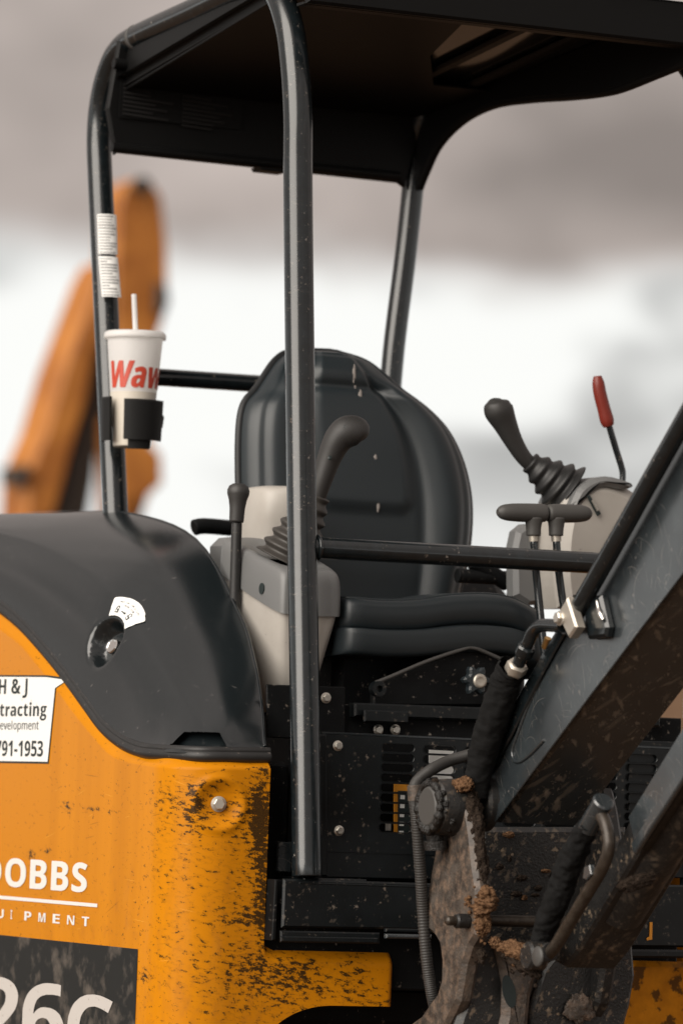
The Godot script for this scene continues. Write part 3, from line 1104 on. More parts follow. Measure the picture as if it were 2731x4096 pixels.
func _body_panel() -> void:
	smooth_crease = spline(crease_line, 5)
	smooth_seam = spline(seam_line, 5)
	var b := part(machine, "body_panel")
	var s0 := -1.15
	var s1 := 0.2728
	var nu := 240
	var rows := 110
	var p := PackedVector3Array()
	var uv := PackedVector2Array()
	var nv := 0
	for j in rows + 8:
		for i in nu + 1:
			var s := lerpf(s0, s1, float(i) / nu)
			var yc := curve_at(smooth_crease, s)
			var yt := curve_at(smooth_seam, s)
			var y := 0.0
			if j <= rows:
				y = lerpf(0.3, yc, float(j) / rows)
			else:
				y = lerpf(yc, yt + 0.01, (j - rows) / 7.0)
			p.append(flank(s, y)[0])
			uv.append(Vector2((s - flank_from.x) / flank_size.x, 1.0 - (y - flank_from.y) / flank_size.y))
		nv += 1
	put(b, "skin", grid(p, nu + 1, nv, uv), M.orange)
	# the folded edge beside the step
	var e := PackedVector3Array()
	for j in rows + 8:
		var q: Vector3 = p[j * (nu + 1) + nu]
		e.append(q)
		e.append(q + Vector3(0.004, 0, -0.006))
		e.append(q + Vector3(0.004, 0, -0.05))
	var uv2 := PackedVector2Array()
	for j in rows + 8:
		for i in 3:
			uv2.append(uv[j * (nu + 1) + nu])
	put(b, "folded_edge", grid(e, 3, rows + 8, uv2), M.orange)
	var f := flank(boss.x, boss.y)
	hex_bolt(b, f[0] + f[1] * 0.002, f[1], 0.0125, M.zinc_dull)
	# lower front beam: below the step, in front of the deck
	# the lower front beam sweeps out of the flank below the step
	var bt := Vector3(0.0749, 0.5170, 0.0500)
	var be := Vector3(0.2204, 0.4631, 0.0500)
	var bb := Vector3(0.1483, 0.4078, 0.0500)
	var x0: float = -0.0756
	var bp := PackedVector3Array()
	var buv := PackedVector2Array()
	var cols := 60
	var brows := 26
	for j in brows + 1:
		for i in cols + 1:
			var x := lerpf(x0, be.x, float(i) / cols)
			var dx := x - x0
			var top: float = bt.y
			if dx < 0.035:
				top += 0.035 - sqrt(maxf(0.0, 0.035 * 0.035 - pow(0.035 - dx, 2.0)))
			var low: float = bb.y
			var arch := 0.16
			if dx < arch:
				low -= 0.11 - 0.11 * sqrt(maxf(0.0, 1.0 - pow((arch - dx) / arch, 2.0)))
			var v := float(j) / brows
			var y := lerpf(maxf(low, 0.3), top, v)
			var roll := clampf((y - (top - 0.03)) / 0.03, 0.0, 1.0)
			var endroll := clampf((x - (be.x - 0.012)) / 0.012, 0.0, 1.0)
			bp.append(Vector3(x, y, 0.05 - 0.02 * roll * roll - 0.012 * endroll * endroll))
			buv.append(Vector2((0.2728 + dx - flank_from.x) / flank_size.x, 1.0 - (y - flank_from.y) / flank_size.y))
	put(b, "beam", grid(bp, cols + 1, brows + 1, buv), M.orange)
	put_box(b, "beam_core", Vector3(x0 + 0.04, bb.y + 0.004, -0.05), Vector3(be.x - 0.003, bt.y - 0.004, 0.028), M.black_dull, 0.004)
	put(b, "beam", slab([Vector3(0.7472, 0.5127, 0.0500), Vector3(0.9729, 0.5116, 0.0500), Vector3(0.9792, 0.3394, 0.0500), Vector3(0.7538, 0.3366, 0.0500)], Vector3(0, 0, -0.06), 0.012), M.orange_trim)
	# lettering
	var onto := func(o: Vector2, off: float) -> Callable:
		return func(v: Vector2) -> Array: return flank(o.x + v.x, o.y + v.y, off)
	var sh := part(b, "dealer_lettering")
	var y1: float = (Vector2(-0.4926, 0.6002)).y
	put_words(sh, "DOBBS", true, 0.585, 0.061, onto.call(Vector2((Vector2(-0.3266, 0.6144)).x - 0.585, (Vector2(-0.3266, 0.6144)).y), 0.0012), M.white_paint, 0.0016)
	var under := Vector2(-0.2652, 0.5866)
	put(sh, "underline", patch(Vector2(under.x - 0.75, under.y - 0.001), Vector2(under.x, under.y + 0.0065), 30, 1, onto.call(Vector2.ZERO, 0.0012)), M.white_paint)
	var word := "EQUIPMENT"
	var right := Vector2(-0.3053, 0.5445)
	for i in word.length():
		var w := 0.04 if word[i] != "I" else 0.009
		var o := Vector2(right.x - 0.04 - (word.length() - 1 - i) * 0.08, right.y - 0.0)
		put(sh, "letter", lettering(text_points(word[i], true, w, 0.0195), onto.call(o, 0.0012)), M.white_paint)
	# number panel
	var pr := Vector2(-0.0447, 0.5082)
	var num := put(b, "number_panel", patch(Vector2(pr.x - 0.8, 0.305), Vector2(pr.x, pr.y), 60, 10, onto.call(Vector2.ZERO, 0.001)), M.number_panel)
	var c0 := Vector2(-0.1613, 0.4053)
	for q in [["C", c0.x - 0.237, 0.237], ["6", c0.x - 0.49, 0.233], ["2", c0.x - 0.735, 0.225]]:
		var top: float = c0.y + (0.0 if q[0] == "C" else 0.012)
		put(num, "digit", lettering(text_points(q[0], true, q[2], 0.145), onto.call(Vector2(q[1], top - 0.145), 0.0022)), M.number_paint)
	# contractor's sticker
	var st := put(b, "contractor_sticker", lettering(_sticker_shape(0.0), onto.call(Vector2.ZERO, 0.0012)), M.ink)
	put(st, "sticker_face", lettering(_sticker_shape(0.004), onto.call(Vector2.ZERO, 0.0018)), M.white_label)
	var rows2 := [["H & J", -0.795, 0.0, Vector2(-0.6980, 1.0226), 0.042, 0.168], ["Contracting", 0, 0, Vector2(-0.5834, 0.9736), 0.0395, 0.4], ["Development", 0, 0, Vector2(-0.6252, 0.9484), 0.0255, 0.25], ["791-1953", 0, 0, Vector2(-0.5949, 0.8963), 0.034, 0.275]]
	for q in rows2:
		var rt: Vector2 = q[3]
		put_words(st, q[0], q[0] != "Development", q[5], q[4], onto.call(Vector2(rt.x - q[5], rt.y), 0.0024), M.ink)

func _sticker_shape(inset: float) -> Array:
	var a := Vector2(-0.5638, 0.8816)
	var b := Vector2(-0.5390, 1.0413)
	var c := Vector2(-0.5097, 1.0642)
	var d := Vector2(-0.5912, 1.0705)
	var x0 := -1.12
	var lo := a.y + inset
	var pts := PackedVector2Array([Vector2(x0, lo), Vector2(a.x - inset, lo)])
	for i in 9:
		pts.append((a + Vector2(-inset, inset)).lerp(b + Vector2(-inset, 0), (i + 1) / 9.0))
	for i in 4:
		pts.append((b + Vector2(-inset, 0)).lerp(c + Vector2(-inset * 1.6, -inset), (i + 1) / 4.0))
	for i in 3:
		pts.append((c + Vector2(-inset * 1.6, -inset)).lerp(d + Vector2(0, -inset), (i + 1) / 3.0))
	pts.append(Vector2(x0, d.y + 0.006 - inset))
	var out := []
	# cut into narrow strips so that it follows the fold of the skin
	for k in 40:
		var ya := lerpf(a.y, d.y + 0.01, k / 40.0)
		var yb := lerpf(a.y, d.y + 0.01, (k + 1) / 40.0)
		for col in 18:
			var sa := -2.0 if col == 0 else -0.66 + 0.01 * col
			var sb := -0.65 + 0.01 * col
			var cell := PackedVector2Array([Vector2(sa, ya), Vector2(sb, ya), Vector2(sb, yb), Vector2(sa, yb)])
			for piece in Geometry2D.intersect_polygons(pts, cell):
				for i in Geometry2D.triangulate_polygon(piece):
					out.append(piece[i])
	return out

# ---------------------------------------------------------------- black tank cover
var cover_p := PackedVector3Array()
var cover_nu := 0
var cover_nv := 0

func _tank_cover() -> void:
	var t := part(machine, "tank_cover")
	var sect := [
		[Vector3(-0.2680, 1.3365, -1.4297), Vector3(-0.2560, 1.3899, -1.4535), Vector3(-0.2220, 1.4380, -1.5061), Vector3(-0.1100, 1.4647, -1.6595), Vector3(0.0000, 1.4651, -1.6602), Vector3(0.0120, 1.4235, -1.6858)],
		[Vector3(-0.2680, 1.2753, -1.1497), Vector3(-0.2560, 1.3358, -1.1605), Vector3(-0.2220, 1.4106, -1.2020), Vector3(-0.1100, 1.4476, -1.2483), Vector3(0.0000, 1.4605, -1.2834), Vector3(0.0120, 1.4247, -1.2957)],
		[Vector3(-0.2680, 1.1916, -0.8539), Vector3(-0.2520, 1.2741, -0.8518), Vector3(-0.2120, 1.3570, -0.8708), Vector3(-0.1100, 1.4137, -0.8984), Vector3(0.0000, 1.4467, -0.9125), Vector3(0.0120, 1.4112, -0.9272)],
		[Vector3(-0.2680, 1.0797, -0.5935), Vector3(-0.2470, 1.1738, -0.5572), Vector3(-0.2030, 1.2639, -0.5444), Vector3(-0.1100, 1.3289, -0.5276), Vector3(0.0000, 1.3758, -0.5415), Vector3(0.0120, 1.3462, -0.5635)],
		[Vector3(-0.2680, 0.9637, -0.3670), Vector3(-0.2430, 1.0610, -0.3427), Vector3(-0.2000, 1.1448, -0.3360), Vector3(-0.1100, 1.1867, -0.2960), Vector3(-0.0040, 1.2120, -0.2917), Vector3(0.0100, 1.1823, -0.3286)],
		[Vector3(-0.2680, 0.9180, -0.2012), Vector3(-0.2420, 0.9790, -0.1816), Vector3(-0.2000, 1.0452, -0.1678), Vector3(-0.1200, 1.0828, -0.1527), Vector3(-0.0240, 1.1180, -0.1670), Vector3(-0.0120, 1.0919, -0.2083)],
		[Vector3(-0.2575, 0.9094, -0.0236), Vector3(-0.2340, 0.9315, -0.0266), Vector3(-0.1920, 0.9649, -0.0243), Vector3(-0.1300, 0.9941, -0.0288), Vector3(-0.0500, 1.0207, -0.0629), Vector3(-0.0400, 1.0016, -0.1001)],
		[Vector3(-0.1870, 0.9098, 0.0346), Vector3(-0.1751, 0.9181, 0.0330), Vector3(-0.1568, 0.9276, 0.0300), Vector3(-0.1178, 0.9397, 0.0200), Vector3(-0.0746, 0.9458, 0.0100), Vector3(-0.0682, 0.9371, -0.0200)],
		[Vector3(-0.1016, 0.9113, 0.0380), Vector3(-0.0988, 0.9131, 0.0360), Vector3(-0.0950, 0.9159, 0.0360), Vector3(-0.0895, 0.9214, 0.0320), Vector3(-0.0792, 0.9271, 0.0280), Vector3(-0.0720, 0.9237, 0.0000)]]
	var fine := []
	for r in sect:
		# hold the ridge and the top edge crisp
		var q: Array = [r[0], r[1], r[2].lerp(r[1], 0.24), r[2].lerp(r[3], 0.2), r[3], r[4].lerp(r[3], 0.12), r[4].lerp(r[5], 0.25), r[5]]
		fine.append(spline(q, 22))
	var nu: int = fine[0].size()
	var cols := []
	for i in nu:
		var col := []
		for r in fine:
			col.append(r[i])
		cols.append(spline(col, 34))
	var nv: int = cols[0].size()
	var p := PackedVector3Array()
	for j in nv:
		for i in nu:
			p.append(cols[i][j])
	cover_nu = nu
	cover_nv = nv
	# lock dish and finger notch pressed into the skin
	var lock := Vector3(-0.2500, 1.1407, -0.4607)
	var out := p.duplicate()
	var near := 1e9
	var at := 0
	for k in p.size():
		var dl := (p[k] - lock)
		var r := Vector2(dl.y, dl.z * 0.95).length()
		if r < near:
			near = r
			at = k
	lock = p[at]
	var nrm := _cover_normal(p, at % nu, at / nu)
	for k in p.size():
		var dl := p[k] - lock
		var r := (dl - nrm * dl.dot(nrm)).length()
		if r < 0.062 and dl.length() < 0.12:
			var depth := 0.034 * (1.0 - smoothstep(0.038, 0.0535, r)) + 0.004 * (1.0 - smoothstep(0.053, 0.06, r))
			out[k] -= nrm * depth
	cover_p = out
	# finger notch along the lower edge: an opening with its back set in behind
	var n0: float = (Vector2(0.0146, 0.9288)).x
	var n1: float = (Vector2(0.1844, 0.9335)).x
	var gone := PackedByteArray()
	var kept := PackedByteArray()
	var back := PackedVector3Array()
	for k in out.size():
		var q := out[k]
		var s := q.z - FRONT_Z + CORNER
		if q.x >= SIDE_X + CORNER:
			s = CORNER * PI / 2 + q.x - SIDE_X - CORNER
		elif s > 0.0:
			s = CORNER * atan2(s, SIDE_X + CORNER - q.x)
		var rise := q.y - 0.923
		var e := minf(minf(rise, 0.031 - rise), minf(s - n0 - rise * 0.5, n1 - rise * 0.35 - s))
		gone.append(1 if e > 0.0 else 0)
		kept.append(0 if e > -0.012 else 1)
		back.append(q + Vector3(0.02, 0.0, -0.024))
	put(t, "shell", grid(out, nu, nv, PackedVector2Array(), false, true, gone), M.cover_plastic)
	put(t, "finger_notch", grid(back, nu, nv, PackedVector2Array(), false, true, kept), M.cover_plastic)
	# edge trim along the inner rim, and the rubber seal along the seam
	var inner := []
	for j in range(0, nv, 6):
		inner.append(out[j * nu + 22 * 6 - 8])
	put(t, "edge_trim", tube(inner, 0.005, 8, 1), M.cover_plastic)
	var seam := []
	for q in [Vector3(-0.2620, 1.3293, -1.4446), Vector3(-0.2620, 1.2702, -1.1644), Vector3(-0.2620, 1.2265, -1.0013), Vector3(-0.2620, 1.1846, -0.8681), Vector3(-0.2620, 1.1313, -0.7366), Vector3(-0.2620, 1.0727, -0.6073), Vector3(-0.2620, 1.0081, -0.4802), Vector3(-0.2620, 0.9585, -0.3807), Vector3(-0.2620, 0.9279, -0.2847), Vector3(-0.2620, 0.9112, -0.1918), Vector3(-0.2620, 0.9062, -0.1015), Vector3(-0.2238, 0.9038, 0.0096), Vector3(-0.1471, 0.9051, 0.0320), Vector3(-0.0714, 0.9071, 0.0320)]:
		seam.append(q)
	put(t, "rubber_seal", tube(seam, 0.0125, 14, 8), M.rubber)
	var lip := []
	for q in seam:
		lip.append(q + Vector3(0, 0.012, 0))
	put(t, "rubber_lip", tube(lip, 0.008, 10, 8), M.rubber)
	# key lock in its dish
	var deep := lock - nrm * 0.036
	var side := nrm.cross(Vector3.UP).normalized()
	var upv := side.cross(nrm).normalized()
	var seat_at := deep - side * 0.022 - upv * 0.006
	put(t, "lock_collar", lathe(sharp([Vector2(0, 0), Vector2(0.019, 0), Vector2(0.019, 0.012), Vector2(0.0, 0.012)]), 28), M.rubber, aim(seat_at, nrm))
	var cyl := put(t, "key_lock", lathe(sharp([Vector2(0, 0), Vector2(0.0165, 0), Vector2(0.0165, 0.026), Vector2(0.0145, 0.0285), Vector2(0.012, 0.0275), Vector2(0.0, 0.0275)]), 28), M.chrome, aim(seat_at, nrm))
	put(cyl, "keyhole", slab([seat_at + nrm * 0.0275 + upv * 0.006 + side * 0.0015, seat_at + nrm * 0.0275 - upv * 0.006 + side * 0.0015, seat_at + nrm * 0.0275 - upv * 0.006 - side * 0.0025, seat_at + nrm * 0.0275 + upv * 0.006 - side * 0.0025], nrm * 0.0006, 0.0), M.ink)
	# fan-shaped instruction sticker round the dish
	var onto := func(v: Vector2, off: float) -> Array:
		# v = (radius, angle from straight up towards the front)
		var d := upv * cos(v.y) - side * sin(v.y)
		var g := lock + d * v.x
		return [_on_cover(p, g, nrm) + nrm * off, nrm]
	var face := PackedVector3Array()
	for j in 9:
		for i in 25:
			face.append(onto.call(Vector2(lerpf(0.062, 0.108, j / 8.0), lerpf(-0.25, 1.05, i / 24.0)), 0.002)[0])
	var fan := put(t, "instruction_sticker", grid(face, 25, 9, PackedVector2Array(), false, true), M.white_label)
	for q in [["MAKE SURE COVER IS CLOSED", 0.094, 0.0, 0.81, 0.0042], ["BEFORE LOCKING", 0.0865, 0.2, 0.67, 0.004]]:
		var n: int = q[0].length()
		for i in n:
			if q[0][i] == " ":
				continue
			var a0: float = lerpf(q[2], q[3], float(i) / n)
			var place := func(v: Vector2) -> Array: return onto.call(Vector2(q[1] + v.y, a0 + v.x / q[1]), 0.0028)
			put(fan, "letter", lettering(text_points(q[0][i], false, 0.0022, q[4]), place), M.grey_ink)
	for q in [[0.04, false], [0.67, true]]:
		var body := func(v: Vector2) -> Array: return onto.call(Vector2(0.069 + v.y, q[0] + v.x / 0.07), 0.003)
		put(fan, "padlock_symbol", patch(Vector2(-0.005, 0), Vector2(0.005, 0.0085), 4, 2, body), M.ink)
		var body2 := func(v: Vector2) -> Array: return onto.call(Vector2(0.069 + v.y, q[0] + v.x / 0.07), 0.0036)
		put(fan, "padlock_window", patch(Vector2(-0.0022, 0.002), Vector2(0.0022, 0.0062), 2, 2, body2), M.white_label)
		var arc := []
		for i in 9:
			var a := PI * i / 8.0
			arc.append(body.call(Vector2(-0.0036 * cos(a), 0.0085 + 0.003 + 0.0045 * sin(a)))[0])
		arc.push_front(body.call(Vector2(-0.0036, 0.0085))[0])
		if not q[1]:
			arc.append(body.call(Vector2(0.0036, 0.0085))[0])
		put(fan, "padlock_shackle", tube(arc, 0.0008, 6, 1), M.ink)
	var arrow := func(v: Vector2) -> Array: return onto.call(Vector2(0.0745 + v.y, 0.37 + v.x / 0.07), 0.003)
	put(fan, "arrow_symbol", lettering([Vector2(-0.008, -0.0012), Vector2(0.004, -0.0012), Vector2(0.004, 0.0012), Vector2(-0.008, -0.0012), Vector2(0.004, 0.0012), Vector2(-0.008, 0.0012), Vector2(0.003, -0.0035), Vector2(0.009, 0.0), Vector2(0.003, 0.0035)], arrow), M.ink)

func _cover_normal(p: PackedVector3Array, i: int, j: int) -> Vector3:
	i = clampi(i, 3, cover_nu - 4)
	j = clampi(j, 3, cover_nv - 4)
	var du := p[j * cover_nu + i + 3] - p[j * cover_nu + i - 3]
	var dv := p[(j + 3) * cover_nu + i] - p[(j - 3) * cover_nu + i]
	var n := du.cross(dv).normalized()
	return n if n.x < 0.0 else -n

func _on_cover(p: PackedVector3Array, g: Vector3, nrm: Vector3) -> Vector3:
	# the skin's point over g, looking along nrm
	var best := 1e9
	var at := g
	for j in range(0, cover_nv, 2):
		for i in range(0, cover_nu, 2):
			var d := p[j * cover_nu + i] - g
			var h := d.dot(nrm)
			var e := (d - nrm * h).length_squared()
			if e < best and absf(h) < 0.08:
				best = e
				at = g + nrm * h
	return at

# ---------------------------------------------------------------- floor, vent panel and step
func _front_frame() -> void:
	var c := part(machine, "floor_frame")
	var z := 0.012
	# the slotted panel in front of the seat: cells with rounded slots, real holes
	var tl := Vector3(0.0564, 0.9590, 0.0120)
	var bl := Vector3(0.0681, 0.7193, 0.0120)
	var y_top: float = tl.y
	var y_bot: float = bl.y
	var x_left: float = tl.x
	var x_right := 0.93
	var panel := part(c, "vent_panel")
	var first := Vector3(0.1929, 0.9456, 0.0120)
	var last := Vector3(0.7656, 0.9422, 0.0120)
	var pitch := (last.x - first.x) / 6.0
	var sw := 0.0725
	var sh := 0.0165
	var row0: float = first.y
	var rp := 0.0206
	var gx0 := first.x - (pitch - sw) * 0.5
	var gx1 := gx0 + pitch * 7.0
	var gy0 := row0 + (rp - sh) * 0.5
	var gy1 := gy0 - rp * 9.0
	var sheet := flat_tool()
	var face := func(x0: float, y0: float, x1: float, y1: float) -> void:
		quad(sheet, Vector3(x0, y1, z), Vector3(x1, y1, z), Vector3(x1, y0, z), Vector3(x0, y0, z))
	face.call(x_left, y_top, x_right, gy0)
	face.call(x_left, gy1, x_right, y_bot)
	face.call(x_left, gy0, gx0, gy1)
	face.call(gx1, gy0, x_right, gy1)
	for ci in 7:
		for ri in 9:
			var cx := gx0 + pitch * (ci + 0.5)
			var cy := gy0 - rp * (ri + 0.5)
			var inner := []
			var outer := []
			var n := 24
			for k in n:
				var a := TAU * (k + 0.5) / n
				var d := Vector2(cos(a), sin(a))
				var q := Vector2(clampf(d.x * 10.0, -1, 1) * (sw - sh) * 0.5, 0.0) + d * sh * 0.5
				inner.append(q)
			for k in n:
				var q: Vector2 = inner[k]
				var hx := pitch * 0.5
				var hy := rp * 0.5
				var o := Vector2(clampf(q.x * 1.35, -hx, hx), signf(q.y) * hy)
				if k in [5, 6, 17, 18, 0, 23, 11, 12]:
					pass
				outer.append(o)
			# corners and ends of the cell
			outer[0] = Vector2(pitch * 0.5, rp * 0.17)
			outer[23] = Vector2(pitch * 0.5, -rp * 0.17)
			outer[11] = Vector2(-pitch * 0.5, rp * 0.17)
			outer[12] = Vector2(-pitch * 0.5, -rp * 0.17)
			outer[1] = Vector2(pitch * 0.5, rp * 0.5)
			outer[22] = Vector2(pitch * 0.5, -rp * 0.5)
			outer[10] = Vector2(-pitch * 0.5, rp * 0.5)
			outer[13] = Vector2(-pitch * 0.5, -rp * 0.5)
			var o3 := Vector3(cx, cy, z)
			for k in n:
				var j := (k + 1) % n
				var ia := o3 + Vector3(inner[k].x, inner[k].y, 0)
				var ib := o3 + Vector3(inner[j].x, inner[j].y, 0)
				var oa := o3 + Vector3(outer[k].x, outer[k].y, 0)
				var ob := o3 + Vector3(outer[j].x, outer[j].y, 0)
				quad(sheet, ia, oa, ob, ib)
				quad(sheet, ia, ib, ib - Vector3(0, 0, 0.005), ia - Vector3(0, 0, 0.005))
				var ca := ia + Vector3(inner[k].x, inner[k].y, 0).normalized() * 0.0016
				var cb := ib + Vector3(inner[j].x, inner[j].y, 0).normalized() * 0.0016
				quad(sheet, ia - Vector3(0, 0, 0.0005), ca + Vector3(0, 0, 0.0012), cb + Vector3(0, 0, 0.0012), ib - Vector3(0, 0, 0.0005))
	put(panel, "slotted_sheet", done(sheet), M.black_plate)
	put(panel, "top_fold", slab([Vector3(x_left, y_top, z), Vector3(x_right, y_top, z), Vector3(x_right, y_top + 0.005, z), Vector3(x_left, y_top + 0.005, z)], Vector3(0, 0, -0.03), 0.001), M.frame_paint)
	put(panel, "side_fold", slab([Vector3(x_left - 0.003, y_bot + 0.03, z), Vector3(x_left, y_bot + 0.03, z), Vector3(x_left, y_top + 0.005, z), Vector3(x_left - 0.003, y_top + 0.005, z)], Vector3(0, 0, 0.004), 0.001), M.frame_paint)
	for q in [Vector3(0.0904, 0.9363, 0.0130), Vector3(0.1004, 0.7630, 0.0130)]:
		hex_bolt(panel, q, Vector3(0, 0, 1), 0.0085, M.zinc)
	# behind the slots: inner bulkhead with a warning plate and a white label
	put_box(c, "bulkhead", Vector3(0.03, 0.66, -0.1), Vector3(0.92, 0.95, -0.085), M.black_dull)
	var wp := put(c, "warning_plate", slab([Vector3(0.2517, 0.8629, -0.0500), Vector3(0.3905, 0.8624, -0.0500), Vector3(0.3950, 0.7465, -0.0500), Vector3(0.2564, 0.7468, -0.0500)], Vector3(0, 0, 0.003), 0.001), M.decal_orange)
	put(wp, "plate_ink", slab([Vector3(0.2603, 0.8497, -0.0460), Vector3(0.3798, 0.8494, -0.0460), Vector3(0.3835, 0.7544, -0.0460), Vector3(0.2641, 0.7543, -0.0460)], Vector3(0, 0, 0.0012), 0.0), M.ink)
	for k in 5:
		var yy := 1823.0 + 20.0 * k
		var a := (Vector3(0.2658, 0.8409, -0.0440)) + Vector3(0, -0.0185 * k, 0)
		put(wp, "print_line", slab([a + Vector3(0.022, 0, 0), a + Vector3(0.095, 0, 0), a + Vector3(0.095, -0.0065, 0), a + Vector3(0.022, -0.0065, 0)], Vector3(0, 0, 0.0008), 0.0), M.white_label)
		put(wp, "print_dot", slab([a, a + Vector3(0.01, 0, 0), a + Vector3(0.01, -0.0085, 0), a + Vector3(0, -0.0085, 0)], Vector3(0, 0, 0.0008), 0.0), M.white_label)
	put(c, "white_label", slab([Vector3(0.3306, 0.9372, -0.0500), Vector3(0.4039, 0.9364, -0.0500), Vector3(0.4063, 0.8747, -0.0500), Vector3(0.3331, 0.8748, -0.0500)], Vector3(0, 0, 0.002), 0.0), M.white_label)
	put(c, "white_label", slab([Vector3(0.8085, 0.9408, -0.0500), Vector3(0.8656, 0.9402, -0.0500), Vector3(0.8697, 0.8302, -0.0500), Vector3(0.8126, 0.8301, -0.0500)], Vector3(0, 0, 0.002), 0.0), M.grey_plastic)
	put(c, "cable_tie", slab([Vector3(0.2260, 0.7822, -0.0300), Vector3(0.2380, 0.7826, -0.0300), Vector3(0.2387, 0.7665, -0.0300), Vector3(0.2267, 0.7661, -0.0300)], Vector3(0, 0, 0.004), 0.001), M.cream)
	# plates under the vent panel and beside the post
	put(c, "cover_plate", slab([Vector3(0.0522, 0.7196, 0.0060), Vector3(0.8421, 0.7272, 0.0060), Vector3(0.8442, 0.6722, 0.0060), Vector3(0.0543, 0.6673, 0.0060)], Vector3(0, 0, 0.004), 0.0015), M.black_plate)
	put(c, "cover_plate", slab([Vector3(0.7732, 0.9746, 0.0000), Vector3(0.9528, 0.9761, 0.0000), Vector3(0.9635, 0.6863, 0.0000), Vector3(0.7838, 0.6906, 0.0000)], Vector3(0, 0, 0.006), 0.002), M.black_plate)
	put_box(c, "bulkhead_wall", Vector3(-0.19, 0.44, -0.35), Vector3(0.02, 0.9, -0.06), M.black_dull, 0.01)
	put(c, "stiffener", slab([Vector3(-0.0154, 0.7361, -0.0400), Vector3(0.0160, 0.7362, -0.0400), Vector3(0.0166, 0.6739, -0.0400), Vector3(-0.0149, 0.6748, -0.0400)], Vector3(0, 0, 0.01), 0.002), M.boom_paint)
	# raised ledge, brackets and bolts below the seat
	put(c, "seat_riser", slab([Vector3(-0.0384, 1.0570, -0.0700), Vector3(0.1402, 1.0595, -0.0700), Vector3(0.1446, 0.9498, -0.0700), Vector3(-0.0339, 0.9481, -0.0700)], Vector3(0, 0, 0.006), 0.002), M.black_dull)
	put(c, "seat_riser", slab([Vector3(0.1010, 1.0246, -0.1000), Vector3(0.9545, 1.0282, -0.1000), Vector3(0.9573, 0.9536, -0.1000), Vector3(0.1041, 0.9481, -0.1000)], Vector3(0, 0, 0.008), 0.002), M.black_dull)
	put(c, "ledge", slab([Vector3(0.1611, 1.0280, -0.0900), Vector3(0.8845, 1.0346, -0.0900), Vector3(0.8856, 1.0067, -0.0900), Vector3(0.1623, 0.9992, -0.0900)], Vector3(0, 0, 0.03), 0.004), M.black_plate)
	put(c, "ledge_bracket", slab([Vector3(0.1768, 1.0141, -0.0550), Vector3(0.2794, 1.0148, -0.0550), Vector3(0.2804, 0.9895, -0.0550), Vector3(0.1778, 0.9889, -0.0550)], Vector3(0, 0, 0.01), 0.003), M.black_plate)
	for q in [Vector3(0.0945, 1.0349, -0.0600), Vector3(0.2292, 0.9748, -0.0850), Vector3(0.2685, 0.9763, -0.0850)]:
		hex_bolt(c, q, Vector3(0, 0, 1), 0.0088, M.zinc)
	# step box under the floor's edge
	var step := part(machine, "step")
	put(step, "step_face", slab([Vector3(-0.0587, 0.6629, 0.0850), Vector3(0.2897, 0.6625, 0.0850), Vector3(0.2934, 0.5674, 0.0850), Vector3(-0.0586, 0.5647, 0.0850)], Vector3(0, 0, 0.012), 0.004), M.black_plate)
	put(step, "step_top", slab([Vector3(-0.0249, 0.6579, 0.0000), Vector3(0.3428, 0.6570, 0.0000), Vector3(0.3430, 0.6516, 0.0000), Vector3(-0.0247, 0.6526, 0.0000)], Vector3(0, 0, 0.098), 0.002), M.black_plate)
	put(step, "step_side", slab([Vector3(-0.0722, 0.6607, 0.0850), Vector3(-0.0645, 0.6609, 0.0850), Vector3(-0.0653, 0.5383, 0.0850), Vector3(-0.0749, 0.5381, 0.0850)], Vector3(0, 0, -0.09), 0.002), M.black_dull)
	put(step, "step_rail", slab([Vector3(-0.0626, 0.5587, 0.0900), Vector3(0.1602, 0.5593, 0.0900), Vector3(0.1611, 0.5363, 0.0900), Vector3(-0.0616, 0.5351, 0.0900)], Vector3(0, 0, 0.01), 0.003), M.black_plate)
	put(step, "step_rail", slab([Vector3(-0.0649, 0.5476, 0.1000), Vector3(0.1538, 0.5489, 0.1000), Vector3(0.1542, 0.5383, 0.1000), Vector3(-0.0644, 0.5363, 0.1000)], Vector3(0, 0, 0.006), 0.002), M.black_plate)
	put(step, "slide_bar", slab([Vector3(0.1619, 0.5689, 0.1100), Vector3(0.2658, 0.5695, 0.1100), Vector3(0.2661, 0.5624, 0.1100), Vector3(0.1622, 0.5618, 0.1100)], Vector3(0, 0, 0.012), 0.002), M.black_plate)
	put(step, "slide_bar", slab([Vector3(0.1623, 0.5583, 0.1100), Vector3(0.2663, 0.5588, 0.1100), Vector3(0.2666, 0.5500, 0.1100), Vector3(0.1627, 0.5486, 0.1100)], Vector3(0, 0, 0.014), 0.003), M.boom_paint)
	put_box(step, "void_wall", Vector3(-0.1, 0.44, -0.02), Vector3(0.9, 0.66, 0.02), M.black_dull)
	put(step, "step_face", slab([Vector3(0.6960, 0.6724, 0.0850), Vector3(0.9467, 0.6754, 0.0850), Vector3(0.9515, 0.5456, 0.0850), Vector3(0.7009, 0.5422, 0.0850)], Vector3(0, 0, 0.012), 0.004), M.black_plate)
	put(step, "step_rail", slab([Vector3(0.7397, 0.5378, 0.0900), Vector3(0.9488, 0.5403, 0.0900), Vector3(0.9494, 0.5230, 0.0900), Vector3(0.7403, 0.5206, 0.0900)], Vector3(0, 0, 0.014), 0.004), M.black_plate)
	put(step, "orange_mark", slab([Vector3(0.7858, 0.5953, 0.0985), Vector3(0.7920, 0.5954, 0.0985), Vector3(0.7923, 0.5592, 0.0985), Vector3(0.7799, 0.5571, 0.0985), Vector3(0.7797, 0.5625, 0.0985), Vector3(0.7859, 0.5645, 0.0985)], Vector3(0, 0, 0.001), 0.0), M.decal_orange)
